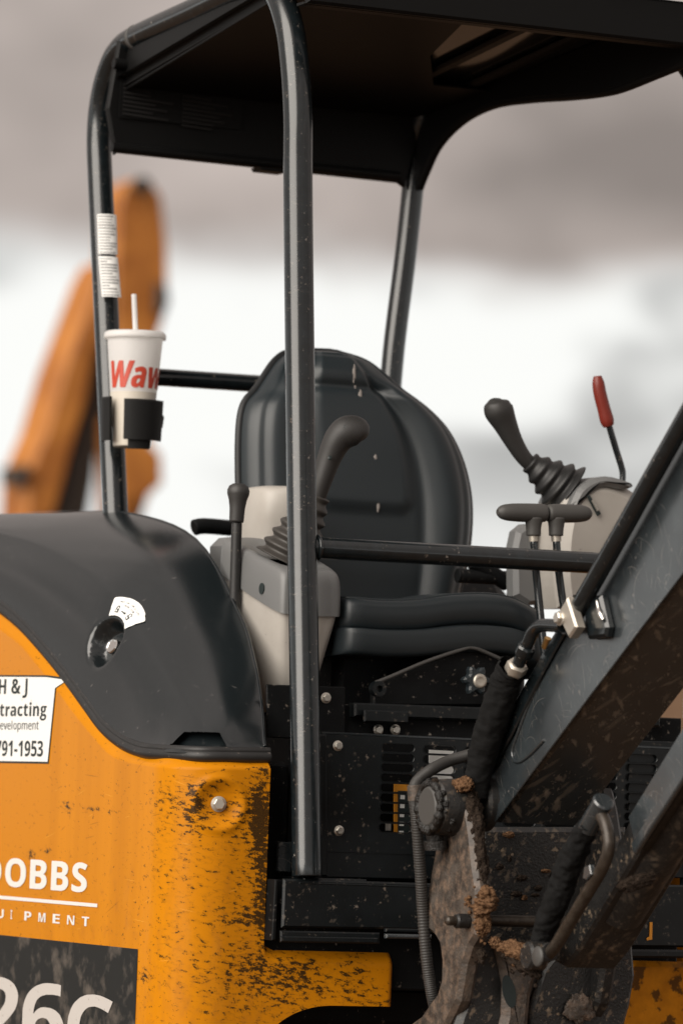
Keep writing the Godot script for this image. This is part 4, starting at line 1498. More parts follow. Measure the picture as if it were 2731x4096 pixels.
	# body on the far side and engine hood behind the seat
	put_box(machine, "engine_hood", Vector3(0.03, 0.44, -1.35), Vector3(0.95, 1.36, -0.86), M.black_dull, 0.05)
	put(machine, "hood_handle", tube([Vector3(0.1540, 1.4214, -0.9000), Vector3(0.1792, 1.4267, -0.9000), Vector3(0.2432, 1.4256, -0.9000)], 0.018, 12, 3), M.black_dull)
	put_box(machine, "body_flank", Vector3(0.93, 0.44, -1.2), Vector3(1.12, 1.0, -0.1), M.orange_trim, 0.05)
	put_box(machine, "floor", Vector3(-0.02, 0.62, -0.8), Vector3(0.95, 0.655, 0.085), M.black_dull, 0.006)
	put_box(machine, "seat_box", Vector3(0.12, 0.655, -0.85), Vector3(0.86, 1.0, -0.11), M.black_dull, 0.01)

# ---------------------------------------------------------------- seat
func _seat() -> void:
	var s := part(machine, "seat")
	# backrest: half widths by height, and how far the skin stands out
	var left := [Vector3(0.1870, 1.2344, -0.6200), Vector3(0.1577, 1.3372, -0.6200), Vector3(0.1440, 1.4408, -0.6200), Vector3(0.1391, 1.5355, -0.6200), Vector3(0.1414, 1.6308, -0.6200), Vector3(0.1559, 1.6842, -0.6200), Vector3(0.1880, 1.7179, -0.6200), Vector3(0.2179, 1.7544, -0.6200), Vector3(0.2461, 1.7851, -0.6200), Vector3(0.2789, 1.8067, -0.6200), Vector3(0.3261, 1.8179, -0.6200)]
	var right := [Vector3(0.6646, 1.2586, -0.6200), Vector3(0.6890, 1.3568, -0.6200), Vector3(0.7011, 1.4351, -0.6200), Vector3(0.7014, 1.5128, -0.6200), Vector3(0.6842, 1.5894, -0.6200), Vector3(0.6512, 1.6553, -0.6200), Vector3(0.6038, 1.7026, -0.6200), Vector3(0.5482, 1.7413, -0.6200), Vector3(0.5058, 1.7790, -0.6200), Vector3(0.4683, 1.8052, -0.6200), Vector3(0.4003, 1.8214, -0.6200)]
	var L := spline(left, 9)
	var R := spline(right, 9)
	var nv := L.size()
	var nu := 97
	var front := PackedVector3Array()
	var back := PackedVector3Array()
	for j in nv:
		var t := float(j) / (nv - 1)
		for i in nu:
			var u := 2.0 * i / (nu - 1) - 1.0
			var q: Vector3 = L[j].lerp(R[j], i / float(nu - 1))
			var edge := minf(1.0 - absf(u), (1.0 - t) * 1.6)
			var hgt: float = q.y
			# rolled rim, groove inside it, bolsters, and the padded panel in the middle
			var d := 0.045 * sqrt(clampf(edge / 0.1, 0.0, 1.0))
			d -= 0.006 * exp(-pow((edge - 0.13) / 0.04, 2.0))
			var bol := smoothstep(0.46, 0.72, absf(u)) * (1.0 - smoothstep(0.74, 1.0, absf(u)))
			d += 0.024 * bol * (1.0 - smoothstep(0.62, 0.78, t))
			d -= 0.005 * exp(-pow((absf(u) - 0.44 - 0.1 * (1.0 - t)) / 0.04, 2.0)) * (1.0 - smoothstep(0.7, 0.8, t))
			# lumbar pad with rounded lower corners
			var pad := Vector2(maxf(absf(u) - 0.28, 0.0) * 0.27, maxf(1.5 - hgt, 0.0)).length()
			d += 0.012 * (1.0 - smoothstep(0.012, 0.05, pad))
			# the seam under the headrest and the headrest's own swell
			d -= 0.007 * exp(-pow((hgt - 1.735) / 0.01, 2.0)) * (1.0 - smoothstep(0.6, 0.8, absf(u)))
			d += 0.014 * smoothstep(1.735, 1.775, hgt) * (1.0 - smoothstep(0.5, 0.9, absf(u)))
			var lean := -0.1 * t * t - 0.03 * t
			front.append(q + Vector3(0, 0, d + lean))
			back.append(q + Vector3(0, 0, -0.05 * sqrt(clampf(edge / 0.12, 0.0, 1.0)) + lean))
	var br := put(s, "backrest", grid(front, nu, nv), M.vinyl)
	put(br, "backrest_shell", grid(back, nu, nv, PackedVector2Array(), false, true), M.vinyl_dull)
	var rim := []
	for j in range(0, nv, 4):
		rim.append(L[j] + Vector3(0, 0, -0.1 * pow(float(j) / (nv - 1), 2.0) - 0.03 * float(j) / (nv - 1)))
	for j in range(nv - 1, -1, -4):
		rim.append(R[j] + Vector3(0, 0, -0.1 * pow(float(j) / (nv - 1), 2.0) - 0.03 * float(j) / (nv - 1)))
	put(br, "piping", tube(rim, 0.009, 10, 2), M.vinyl_dull)
	# droppings dried on the vinyl
	var f := FastNoiseLite.new()
	for q in [[Vector3(0.4058, 1.7660, -0.6200), 0.004, 0.018], [Vector3(0.4110, 1.7403, -0.6200), 0.003, 0.014], [Vector3(0.4162, 1.7186, -0.6200), 0.005, 0.012], [Vector3(0.4421, 1.5788, -0.6200), 0.004, 0.006], [Vector3(0.4514, 1.4802, -0.6200), 0.004, 0.013]]:
		var best := 1e9
		var at := Vector3.ZERO
		for k in front.size():
			var e := Vector2(front[k].x - q[0].x, front[k].y - q[0].y).length_squared()
			if e < best:
				best = e
				at = front[k]
		put(br, "dropping", lump(Vector3(q[1] * 0.75, q[2], 0.001), 5, 0.4, 10), M.dried_white, Transform3D(Basis(), at))
	# cushion: a profile from its front underside over the top to the back, swept across
	var rows := []
	var xs := [0.166, 0.176, 0.2, 0.26, 0.34, 0.42, 0.5, 0.56, 0.61, 0.64, 0.655]
	var dy := [-0.008, -0.004, -0.004, -0.006, 0.0, 0.014, 0.02, 0.016, 0.0, -0.012, -0.04]
	for i in xs.size():
		var row := []
		for q in [[-0.24, 1.186], [-0.16, 1.186], [-0.14, 1.19], [-0.131, 1.2], [-0.127, 1.22], [-0.129, 1.238], [-0.138, 1.249], [-0.152, 1.253], [-0.2, 1.256], [-0.3, 1.256], [-0.45, 1.25], [-0.6, 1.255]]:
			row.append(Vector3(xs[i], q[1] + dy[i], q[0] - 0.07 * pow(absf(float(i) - 5.0) / 5.0, 4.0)))
		rows.append(row)
	var cu := put(s, "cushion", loft(rows, 6, 6, false, true), M.vinyl)
	var pipe := []
	for i in xs.size():
		pipe.append(Vector3(xs[i], 1.253 + dy[i], -0.152 - 0.07 * pow(absf(float(i) - 5.0) / 5.0, 4.0)))
	put(cu, "piping", tube(pipe, 0.0035, 8, 5), M.vinyl)
	var pan := []
	for i in xs.size():
		var row := []
		for q in [[-0.4, 1.13], [-0.2, 1.131], [-0.14, 1.132], [-0.122, 1.137], [-0.116, 1.15], [-0.114, 1.17], [-0.115, 1.184], [-0.121, 1.189], [-0.16, 1.191], [-0.3, 1.192]]:
			row.append(Vector3(xs[i], q[1] + dy[i] * 0.8, q[0] - 0.07 * pow(absf(float(i) - 5.0) / 5.0, 4.0)))
		pan.append(row)
	put(s, "seat_pan", loft(pan, 6, 6, false, true), M.vinyl)
	put(s, "pan_lip", tube([Vector3(0.2853, 1.1816, -0.1500), Vector3(0.3461, 1.1937, -0.1500), Vector3(0.4485, 1.2043, -0.1500), Vector3(0.5525, 1.1983, -0.1500), Vector3(0.6210, 1.1831, -0.1500)], 0.007, 10, 5), M.vinyl_dull)
	# suspension skirt, adjuster bar and its knob
	put_box(s, "suspension", Vector3(0.2, 0.98, -0.6), Vector3(0.66, 1.2, -0.24), M.black_dull, 0.02)
	put(s, "side_cover", slab([Vector3(0.2421, 1.0699, -0.1400), Vector3(0.2841, 1.0864, -0.1400), Vector3(0.3644, 1.1211, -0.1400), Vector3(0.4455, 1.1515, -0.1400), Vector3(0.4711, 1.1555, -0.1400), Vector3(0.5078, 1.1452, -0.1400), Vector3(0.5922, 1.1150, -0.1400), Vector3(0.5951, 1.0412, -0.1400), Vector3(0.2439, 1.0263, -0.1400)], Vector3(0, 0, -0.02), 0.003), M.black_dull)
	put(s, "adjuster_bar", tube([Vector3(0.2363, 1.0732, -0.1200), Vector3(0.2742, 1.0885, -0.1200), Vector3(0.3543, 1.1232, -0.1200), Vector3(0.4353, 1.1517, -0.1200), Vector3(0.4588, 1.1565, -0.1200), Vector3(0.4869, 1.1504, -0.1200), Vector3(0.5605, 1.1244, -0.1200)], 0.0042, 10, 5), M.grip_grey)
	var kn := Vector3(0.4543, 1.0872, -0.1000)
	var star := []
	for i in 30:
		var a := TAU * i / 30.0
		var rr := 0.027 + 0.0055 * cos(a * 6.0)
		star.append(kn + Vector3(cos(a) * rr, sin(a) * rr, 0))
	var k2 := put(s, "adjuster_knob", slab(star, Vector3(0, 0, 0.022), 0.004), M.vinyl)
	put(k2, "knob_insert", lathe([Vector2(0.0155, 0), Vector2(0.0155, 0.003), Vector2(0.012, 0.006), Vector2(0.008, 0.004), Vector2(0.0, 0.0045)], 20), M.zinc_dull, aim(kn + Vector3(0.004, -0.001, 0.022), Vector3(0, 0, 1)))
	put(s, "lever_boss", lathe(sharp([Vector2(0.0, 0), Vector2(0.016, 0), Vector2(0.016, 0.02), Vector2(0.007, 0.02), Vector2(0.006, 0.01), Vector2(0, 0.01)]), 20), M.black_plate, aim(Vector3(0.2368, 1.0604, -0.1200), Vector3(0, 0, 1)))

# ---------------------------------------------------------------- consoles and joysticks
func ring_loft(rings: Array, su := 5, sv := 5) -> ArrayMesh:
	# closed cross-sections, one above another
	var rows := []
	for r in rings:
		var row: Array = r.duplicate()
		row.append(r[0])
		rows.append(row)
	var fine := []
	for r in rows:
		var k: int = r.size() - 1
		var pts := []
		for i in k:
			var a: Vector3 = r[(i + k - 1) % k]
			var b: Vector3 = r[i]
			var c: Vector3 = r[(i + 1) % k]
			var d: Vector3 = r[(i + 2) % k]
			for s in su:
				var t := float(s) / su
				pts.append(0.5 * ((2.0 * b) + (c - a) * t + (2.0 * a - 5.0 * b + 4.0 * c - d) * t * t + (3.0 * b - a - 3.0 * c + d) * t * t * t))
		pts.append(pts[0])
		fine.append(pts)
	var nu: int = fine[0].size()
	var cols := []
	for i in nu:
		var col := []
		for r in fine:
			col.append(r[i])
		cols.append(spline(col, sv))
	var nv: int = cols[0].size()
	var p := PackedVector3Array()
	for j in nv:
		for i in nu:
			p.append(cols[i][j])
	return grid(p, nu, nv, PackedVector2Array(), true)

func rect_ring(x0: float, x1: float, z0: float, z1: float, y: float, r: float, tilt := 0.0) -> Array:
	# a rounded rectangle seen from above, counter-clockwise; tilt lifts its rear
	var out := []
	for q in [[x1 - r, z1], [x1, z1 - r], [x1, z0 + r], [x1 - r, z0], [x0 + r, z0], [x0, z0 + r], [x0, z1 - r], [x0 + r, z1]]:
		out.append(Vector3(q[0], y + tilt * (z1 - q[1]), q[1]))
	return out

func bellows(parent: Node, at: Vector3, to: Vector3, r0: float, r1: float, folds: int, m: Material) -> void:
	var prof := [Vector2(r0 * 0.9, 0)]
	var h := (to - at).length()
	for i in folds * 8 + 1:
		var t := float(i) / (folds * 8)
		var r := lerpf(r0, r1, t)
		prof.append(Vector2(r * (1.0 - 0.09 + 0.1 * cos(TAU * folds * t)), t * h))
	prof.append(Vector2(r1 * 0.4, h + 0.003))
	prof.append(Vector2(0, h + 0.003))
	put(parent, "bellows", lathe(prof, 36), m, aim(at, to - at))

func _consoles() -> void:
	var c := part(machine, "control_console")
	# lower shell in cream, upper shell in grey, arm pad behind
	var low := []
	for q in [[1.005, 0.06, 0.112, -0.36, -0.22, 0.02], [1.06, 0.045, 0.136, -0.4, -0.185, 0.03], [1.14, 0.033, 0.154, -0.44, -0.165, 0.035], [1.2, 0.027, 0.165, -0.46, -0.154, 0.035], [1.235, 0.024, 0.168, -0.47, -0.15, 0.035], [1.25, 0.024, 0.168, -0.47, -0.15, 0.035]]:
		low.append(rect_ring(q[1], q[2], q[3], q[4], q[0], q[5], 0.25 if q[0] > 1.15 else 0.0))
	put(c, "console_shell", ring_loft(low, 5, 5), M.cream)
	var up := []
	for q in [[1.217, 0.021, 0.171, -0.474, -0.146, 0.035, 0.3], [1.25, 0.021, 0.171, -0.474, -0.146, 0.035, 0.29], [1.29, 0.023, 0.169, -0.472, -0.15, 0.035, 0.27], [1.31, 0.03, 0.162, -0.464, -0.162, 0.035, 0.26], [1.318, 0.048, 0.145, -0.44, -0.19, 0.035, 0.26], [1.32, 0.08, 0.11, -0.35, -0.27, 0.012, 0.26]]:
		up.append(rect_ring(q[1], q[2], q[3], q[4], q[0] - 0.01, q[5], q[6]))
	put(c, "console_cover", ring_loft(up, 5, 5), M.grey_plastic)
	var pad := []
	for q in [[1.36, 0.118, 0.218, -0.6, -0.43, 0.035], [1.43, 0.112, 0.224, -0.61, -0.42, 0.035], [1.475, 0.114, 0.224, -0.61, -0.424, 0.035], [1.492, 0.124, 0.214, -0.6, -0.436, 0.035], [1.497, 0.15, 0.19, -0.56, -0.48, 0.02]]:
		pad.append(rect_ring(q[1], q[2], q[3], q[4], q[0], q[5]))
	put(c, "arm_pad", ring_loft(pad, 5, 4), M.cream)
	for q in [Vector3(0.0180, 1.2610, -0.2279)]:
		put(c, "screw_hole_shade", lathe(sharp([Vector2(0.0, 0), Vector2(0.012, 0), Vector2(0.012, 0.002), Vector2(0.0, 0.002)]), 20), M.ink, aim(q, Vector3(-1, 0, 0)))  # raised dark disc, painted as the shade inside a recess
	put_box(c, "wrist_rest", Vector3(0.07, 1.28, -0.64), Vector3(0.14, 1.385, -0.54), M.grey_plastic, 0.02)
	bellows(c, Vector3(0.1, 1.325, -0.29), Vector3(0.1481, 1.4651, -0.2500), 0.07, 0.028, 6, M.bellows)
	var js := part(machine, "joystick")
	put(js, "grip", tube([Vector3(0.1436, 1.4520, -0.2500), Vector3(0.1513, 1.4953, -0.2400), Vector3(0.1638, 1.5462, -0.2300), Vector3(0.1759, 1.5814, -0.2200), Vector3(0.1927, 1.6004, -0.2100), Vector3(0.2153, 1.6032, -0.2000), Vector3(0.2298, 1.5986, -0.2000)], [0.018, 0.021, 0.0245, 0.029, 0.0325, 0.028, 0.015], 22, 6, 1.1), M.dark_grip)
	for q in [Vector3(0.1773, 1.6081, -0.1850), Vector3(0.1497, 1.5419, -0.2000)]:
		put(js, "grip_screw", lathe([Vector2(0.0048, 0), Vector2(0.0048, 0.002), Vector2(0, 0.002)], 14), M.ink, aim(q, Vector3(-0.4, 0.3, 0.9)))
	# the pod on the far side
	var d := part(machine, "control_pod")
	var prof := []
	for r in [[0.79, 0.62], [0.735, 0.9], [0.715, 1.0], [0.712, 1.05]]:
		pass
	var shape := []
	for q in [Vector3(0.7470, 1.2585, -0.4200), Vector3(0.7358, 1.3247, -0.4200), Vector3(0.7350, 1.4011, -0.4200), Vector3(0.7435, 1.4590, -0.4200), Vector3(0.7613, 1.5021, -0.4200), Vector3(0.7905, 1.5308, -0.4200), Vector3(0.8367, 1.5442, -0.4200), Vector3(0.8860, 1.5367, -0.4200), Vector3(0.9283, 1.5181, -0.4200), Vector3(0.9578, 1.4909, -0.4200), Vector3(0.9790, 1.4535, -0.4200), Vector3(0.9910, 1.3673, -0.4200), Vector3(0.9946, 1.2711, -0.4200)]:
		shape.append(q)
	put(d, "pod_shell", slab(spline(shape, 4), Vector3(0, 0, 0.16), 0.028), M.cream)
	put(d, "pod_band", slab(spline([Vector3(0.7548, 1.4734, -0.4300), Vector3(0.7727, 1.5128, -0.4300), Vector3(0.8000, 1.5366, -0.4300), Vector3(0.8419, 1.5498, -0.4300), Vector3(0.8934, 1.5424, -0.4300), Vector3(0.9113, 1.5329, -0.4300), Vector3(0.8865, 1.5236, -0.4300), Vector3(0.8427, 1.5267, -0.4300), Vector3(0.8138, 1.5154, -0.4300), Vector3(0.7888, 1.4889, -0.4300)], 3), Vector3(0, 0, 0.176), 0.01), M.grey_plastic)
	put(d, "pod_slot", slab([Vector3(0.7923, 1.5027, -0.2550), Vector3(0.7997, 1.5060, -0.2550), Vector3(0.8291, 1.4671, -0.2550), Vector3(0.8207, 1.4609, -0.2550)], Vector3(0, 0, 0.004), 0.001), M.ink)
	put(d, "pod_badge", slab([Vector3(0.8017, 1.4936, -0.2500), Vector3(0.8070, 1.4958, -0.2500), Vector3(0.8218, 1.4740, -0.2500), Vector3(0.8165, 1.4709, -0.2500)], Vector3(0, 0, 0.003), 0.001), M.zinc)
	put(d, "pod_bracket", slab([Vector3(0.6775, 1.2830, -0.4000), Vector3(0.6713, 1.3873, -0.4000), Vector3(0.6785, 1.4239, -0.4000), Vector3(0.7003, 1.4413, -0.4000), Vector3(0.7327, 1.4385, -0.4000), Vector3(0.7393, 1.2672, -0.4000), Vector3(0.7126, 1.2639, -0.4000)], Vector3(0, 0, 0.05), 0.01), M.grey_plastic)
	put(d, "pod_hinge", tube([Vector3(0.5710, 1.3235, -0.4200), Vector3(0.6939, 1.3244, -0.4200)], 0.016, 12, 1), M.black_dull)
	put(d, "pod_hinge", tube([Vector3(0.6070, 1.3558, -0.4200), Vector3(0.6943, 1.3130, -0.4200)], 0.018, 12, 1), M.black_dull)
	var bl := Vector3(0.7893, 1.5176, -0.3400)
	bellows(d, bl, Vector3(0.7073, 1.5762, -0.3600), 0.066, 0.024, 4, M.bellows_dark)
	var j2 := part(machine, "joystick")
	put(j2, "grip", tube([Vector3(0.7186, 1.5636, -0.3600), Vector3(0.6897, 1.5884, -0.3600), Vector3(0.6649, 1.6210, -0.3600), Vector3(0.6444, 1.6548, -0.3600), Vector3(0.6307, 1.6777, -0.3600), Vector3(0.6249, 1.6887, -0.3600), Vector3(0.6224, 1.6999, -0.3600), Vector3(0.6210, 1.7064, -0.3600), Vector3(0.6209, 1.7102, -0.3600)], [0.016, 0.0175, 0.0205, 0.026, 0.0315, 0.0315, 0.027, 0.018, 0.008], 22, 6), M.dark_grip)

func _levers() -> void:
	# drive levers with T grips
	for q in [[Vector3(0.4982, 1.4450, -0.1000), Vector3(0.6136, 1.4491, -0.1000), Vector3(0.5848, 1.4372, -0.1000), Vector3(0.5852, 1.4003, -0.1000), [Vector3(0.5867, 1.3883, -0.1000), Vector3(0.5928, 1.3360, -0.1000), Vector3(0.6012, 1.2811, -0.1000), Vector3(0.6113, 1.1798, -0.0900), Vector3(0.6286, 1.0239, -0.0800), Vector3(0.6317, 0.8773, -0.0500)]],
			[Vector3(0.7216, 1.4546, -0.1000), Vector3(0.6167, 1.4493, -0.1000), Vector3(0.6390, 1.4404, -0.1000), Vector3(0.6394, 1.4034, -0.1000), [Vector3(0.6409, 1.3914, -0.1000), Vector3(0.6471, 1.3390, -0.1000), Vector3(0.6590, 1.2748, -0.1000), Vector3(0.6728, 1.1828, -0.0900), Vector3(0.6870, 1.0264, -0.0800), Vector3(0.6890, 0.8793, -0.0500)]]]:
		var l := part(machine, "drive_lever")
		var a: Vector3 = q[0]
		var b: Vector3 = q[1]
		put(l, "t_grip", tube([a, a.lerp(b, 0.08), a.lerp(b, 0.25), a.lerp(b, 0.6), a.lerp(b, 0.93), b], [0.007, 0.0145, 0.0185, 0.02, 0.0195, 0.015], 20, 5), M.grip_grey)
		put(l, "grip_stem", tube([q[2], q[2].lerp(q[3], 0.5), q[3]], [0.02, 0.0165, 0.0155], 18, 4), M.grip_grey)
		var dir: Vector3 = q[4][0] - q[3]
		put(l, "ferrule", lathe(sharp([Vector2(0, 0), Vector2(0.0115, 0), Vector2(0.0115, 0.0125), Vector2(0.0, 0.0125)]), 6), M.zinc_dull, aim(q[3], dir))
		put(l, "rod", tube(q[4], 0.0083, 14, 5), M.frame_paint)
	# safety lever with red grip
	var s := part(machine, "safety_lever")
	put(s, "grip", tube([Vector3(0.8672, 1.7763, -0.3600), Vector3(0.8699, 1.7612, -0.3600), Vector3(0.8752, 1.7375, -0.3600), Vector3(0.8862, 1.7047, -0.3600), Vector3(0.8948, 1.6803, -0.3600), Vector3(0.8995, 1.6691, -0.3600)], [0.009, 0.0135, 0.0145, 0.0148, 0.0155, 0.012], 18, 5), M.red_grip)
	put(s, "rod", tube([Vector3(0.8994, 1.6720, -0.3600), Vector3(0.9079, 1.6486, -0.3600), Vector3(0.9224, 1.6111, -0.3600), Vector3(0.9345, 1.5812, -0.3600), Vector3(0.9384, 1.5641, -0.3600), Vector3(0.9373, 1.5352, -0.3600), Vector3(0.9322, 1.4678, -0.3600), Vector3(0.9282, 1.4004, -0.3600)], 0.0072, 14, 5), M.frame_paint)
	# blade lever with black knob
	var k := part(machine, "blade_lever")
	put(k, "knob", lathe([Vector2(0, 0), Vector2(0.0145, 0), Vector2(0.0155, 0.004), Vector2(0.0165, 0.03), Vector2(0.0195, 0.048), Vector2(0.0235, 0.06), Vector2(0.0238, 0.068), Vector2(0.02, 0.077), Vector2(0.012, 0.082), Vector2(0, 0.083)], 26), M.dark_grip, aim(Vector3(0.0040, 1.4031, -0.3400), Vector3(0.03, 1, 0)))
	put(k, "rod", tube([Vector3(0.0051, 1.4013, -0.3400), Vector3(0.0058, 1.3111, -0.3400), Vector3(0.0073, 1.2008, -0.3400), Vector3(0.0106, 1.0723, -0.3400)], 0.0112, 16, 3), M.rubber)

var FLANK_DUST := [[Vector2(0.1081, 0.7772), 0.3], [Vector2(-0.1199, 0.6296), 0.25], [Vector2(0.0775, 0.6009), 0.2], [Vector2(-0.0061, 0.6154), 0.15], [Vector2(0.1693, 0.5694), 0.2]]
var FLANK_CHIPS := [   # where the paint is worn: middle, reach along and up, how much
	[Vector2(0.2534, 0.8086), 0.016, 0.06, 1.0], [Vector2(0.2613, 0.7121), 0.014, 0.07, 0.9], [Vector2(0.2660, 0.5980), 0.014, 0.06, 0.8], [Vector2(0.2311, 0.8078), 0.026, 0.035, 0.5], [Vector2(0.2237, 0.7549), 0.03, 0.04, 0.35], [Vector2(0.1174, 0.8144), 0.014, 0.022, 0.85], [Vector2(0.1170, 0.7776), 0.03, 0.02, 0.4],
	[Vector2(0.1408, 0.8485), 0.035, 0.01, 0.45], [Vector2(0.0564, 0.8238), 0.05, 0.02, 0.4], [Vector2(0.0798, 0.7763), 0.06, 0.03, 0.25], [Vector2(-0.4523, 0.7923), 0.02, 0.008, 1.0], [Vector2(-0.3209, 0.7887), 0.03, 0.006, 0.7], [Vector2(-0.2227, 0.7866), 0.014, 0.006, 0.45],
	[Vector2(-0.6444, 0.6868), 0.018, 0.008, 1.0], [Vector2(-0.5566, 0.6981), 0.014, 0.006, 0.8], [Vector2(0.2310, 0.5779), 0.028, 0.012, 0.6], [Vector2(0.1968, 0.5876), 0.03, 0.012, 0.35], [Vector2(0.2235, 0.6408), 0.03, 0.04, 0.2], [Vector2(-0.0083, 0.4569), 0.016, 0.008, 1.0],
	[Vector2(0.2119, 0.4567), 0.05, 0.04, 0.38], [Vector2(0.2490, 0.4924), 0.03, 0.02, 0.45], [Vector2(0.0736, 0.6884), 0.1, 0.06, 0.12], [Vector2(0.1453, 0.4987), 0.08, 0.06, 0.14], [Vector2(0.2564, 0.8773), 0.008, 0.008, 0.5],
	[Vector2(0.3657, 0.4903), 0.04, 0.012, 0.5], [Vector2(0.4794, 0.4704), 0.02, 0.03, 0.55], [Vector2(0.4065, 0.4514), 0.05, 0.02, 0.4], [Vector2(0.5257, 0.4269), 0.05, 0.012, 0.4], [Vector2(0.3097, 0.4321), 0.05, 0.04, 0.45], [Vector2(0.3275, 0.4719), 0.03, 0.02, 0.45]]

# ---------------------------------------------------------------- boom
func _boom() -> void:
	var b := part(machine, "boom")
	var outline := [Vector3(0.2500, 0.8799, 0.3290), Vector3(0.2500, 0.9237, 0.3694), Vector3(0.2500, 0.9603, 0.4082), Vector3(0.2500, 1.1492, 0.6299), Vector3(0.2500, 1.1965, 0.6857), Vector3(0.2500, 1.3587, 0.8845), Vector3(0.2500, 1.5577, 1.1196), Vector3(0.2500, 2.2002, 1.8879), Vector3(0.2500, 1.7947, 1.9791), Vector3(0.2500, 1.2642, 1.1386), Vector3(0.2500, 1.0337, 0.7855), Vector3(0.2500, 0.7917, 0.4170), Vector3(0.2500, 0.7934, 0.3622), Vector3(0.2500, 0.8285, 0.3291)]
	var body := []
	for q in outline:
		body.append(q + Vector3(0.006, 0, 0))
	put(b, "boom_body", slab(body, Vector3(0.182, 0, 0), 0.006), M.boom_muddy)
	put(b, "side_plate", slab(outline, Vector3(-0.008, 0, 0), 0.005), M.boom_paint)
	# flange strip up the rear edge, with its groove
	put(b, "flange", slab([Vector3(0.2400, 0.8763, 0.3526), Vector3(0.2400, 0.9582, 0.4276), Vector3(0.2400, 1.1467, 0.6489), Vector3(0.2400, 1.1715, 0.6847), Vector3(0.2400, 1.1609, 0.7104), Vector3(0.2400, 1.1294, 0.6734), Vector3(0.2400, 1.0488, 0.5853), Vector3(0.2400, 0.9635, 0.5035), Vector3(0.2400, 0.9029, 0.4336), Vector3(0.2400, 0.8767, 0.3942)], Vector3(-0.007, 0, 0), 0.003), M.frame_paint)
	put(b, "weld_seam", tube([Vector3(0.2408, 1.1180, 0.6404), Vector3(0.2408, 1.0742, 0.6038), Vector3(0.2408, 1.0217, 0.5566), Vector3(0.2408, 0.9721, 0.5198), Vector3(0.2408, 0.9360, 0.4966), Vector3(0.2408, 0.9155, 0.5055), Vector3(0.2408, 0.9140, 0.5351), Vector3(0.2408, 0.9313, 0.5814), Vector3(0.2408, 0.9552, 0.6269)], 0.0035, 8, 6), M.boom_paint)
	put(b, "edge_flange", slab([Vector3(0.2420, 0.7918, 0.4362), Vector3(0.2420, 1.0316, 0.8004), Vector3(0.2420, 1.2617, 1.1529), Vector3(0.2420, 1.7904, 1.9946), Vector3(0.2420, 1.8022, 1.9802), Vector3(0.2420, 1.2720, 1.1326), Vector3(0.2420, 1.0459, 0.7819), Vector3(0.2420, 0.8131, 0.4215)], Vector3(-0.004, 0, 0), 0.0015), M.boom_paint)
	put(b, "collar", lathe(sharp([Vector2(0.0, 0), Vector2(0.056, 0), Vector2(0.056, 0.016), Vector2(0.048, 0.022), Vector2(0.0, 0.022)]), 36), M.cast_dark, aim(Vector3(0.2430, 0.8283, 0.3920), Vector3(-1, 0, 0)))
	# hydraulic pipe along the boom and its clamp
	put(b, "pipe", tube([Vector3(0.2150, 1.1903, 0.7795), Vector3(0.2150, 1.3671, 0.9813), Vector3(0.2150, 1.5452, 1.1820), Vector3(0.2150, 2.1830, 1.9163)], 0.0178, 20, 2), M.frame_paint)
	var cl := part(b, "pipe_clamp")
	put(cl, "clamp_block", slab([Vector3(0.1900, 1.2280, 0.7951), Vector3(0.1900, 1.2028, 0.7651), Vector3(0.1900, 1.1731, 0.7814), Vector3(0.1900, 1.1485, 0.8078), Vector3(0.1900, 1.1696, 0.8378), Vector3(0.1900, 1.2127, 0.8067)], Vector3(0.024, 0, 0), 0.004), M.zinc_dull)
	hex_bolt(cl, Vector3(0.1890, 1.1874, 0.7752), Vector3(-1, 0.05, 0.1), 0.0115, M.zinc)
	put(cl, "clamp_base", slab([Vector3(0.2220, 1.2288, 0.7955), Vector3(0.2220, 1.2321, 0.8684), Vector3(0.2220, 1.1700, 0.9002), Vector3(0.2220, 1.1519, 0.8946), Vector3(0.2220, 1.1481, 0.8221)], Vector3(0.022, 0, 0), 0.006), M.frame_paint)
	put(cl, "clamp_weld", tube([Vector3(0.2180, 1.2203, 0.8661), Vector3(0.2180, 1.2051, 0.8741), Vector3(0.2180, 1.1933, 0.8836), Vector3(0.2180, 1.1832, 0.8929)], [0.003, 0.005, 0.006, 0.003], 8, 4), M.chrome)
	# elbow, nut and hose in its fabric sleeve
	var h := part(b, "boom_hose")
	put(h, "elbow_pipe", tube([Vector3(0.2000, 1.0981, 0.5846), Vector3(0.2000, 1.1234, 0.6047), Vector3(0.2000, 1.1485, 0.6283), Vector3(0.2000, 1.1635, 0.6417), Vector3(0.2000, 1.1733, 0.6627), Vector3(0.2000, 1.1762, 0.6913), Vector3(0.2000, 1.1731, 0.7627)], 0.0128, 18, 6), M.frame_paint)
	var na := Vector3(0.2000, 1.1284, 0.6116)
	var nb := Vector3(0.2000, 1.0931, 0.5776)
	put(h, "hose_nut", lathe(sharp([Vector2(0, 0), Vector2(0.018, 0), Vector2(0.0195, 0.004), Vector2(0.0195, 0.022), Vector2(0.016, 0.026), Vector2(0, 0.026)]), 6), M.frame_paint, aim(na.lerp(nb, 0.25), na - nb))
	put(h, "hose_nut", lathe(sharp([Vector2(0, 0), Vector2(0.02, 0), Vector2(0.022, 0.004), Vector2(0.022, 0.02), Vector2(0.0175, 0.024), Vector2(0.0, 0.024)]), 6), M.zinc_dull, aim(nb - (na - nb) * 0.2, na - nb, 0.3))
	put(h, "brass_fitting", tube([Vector3(0.2350, 1.1349, 0.6284), Vector3(0.2350, 1.1534, 0.6415)], 0.0075, 6, 1), M.brass)
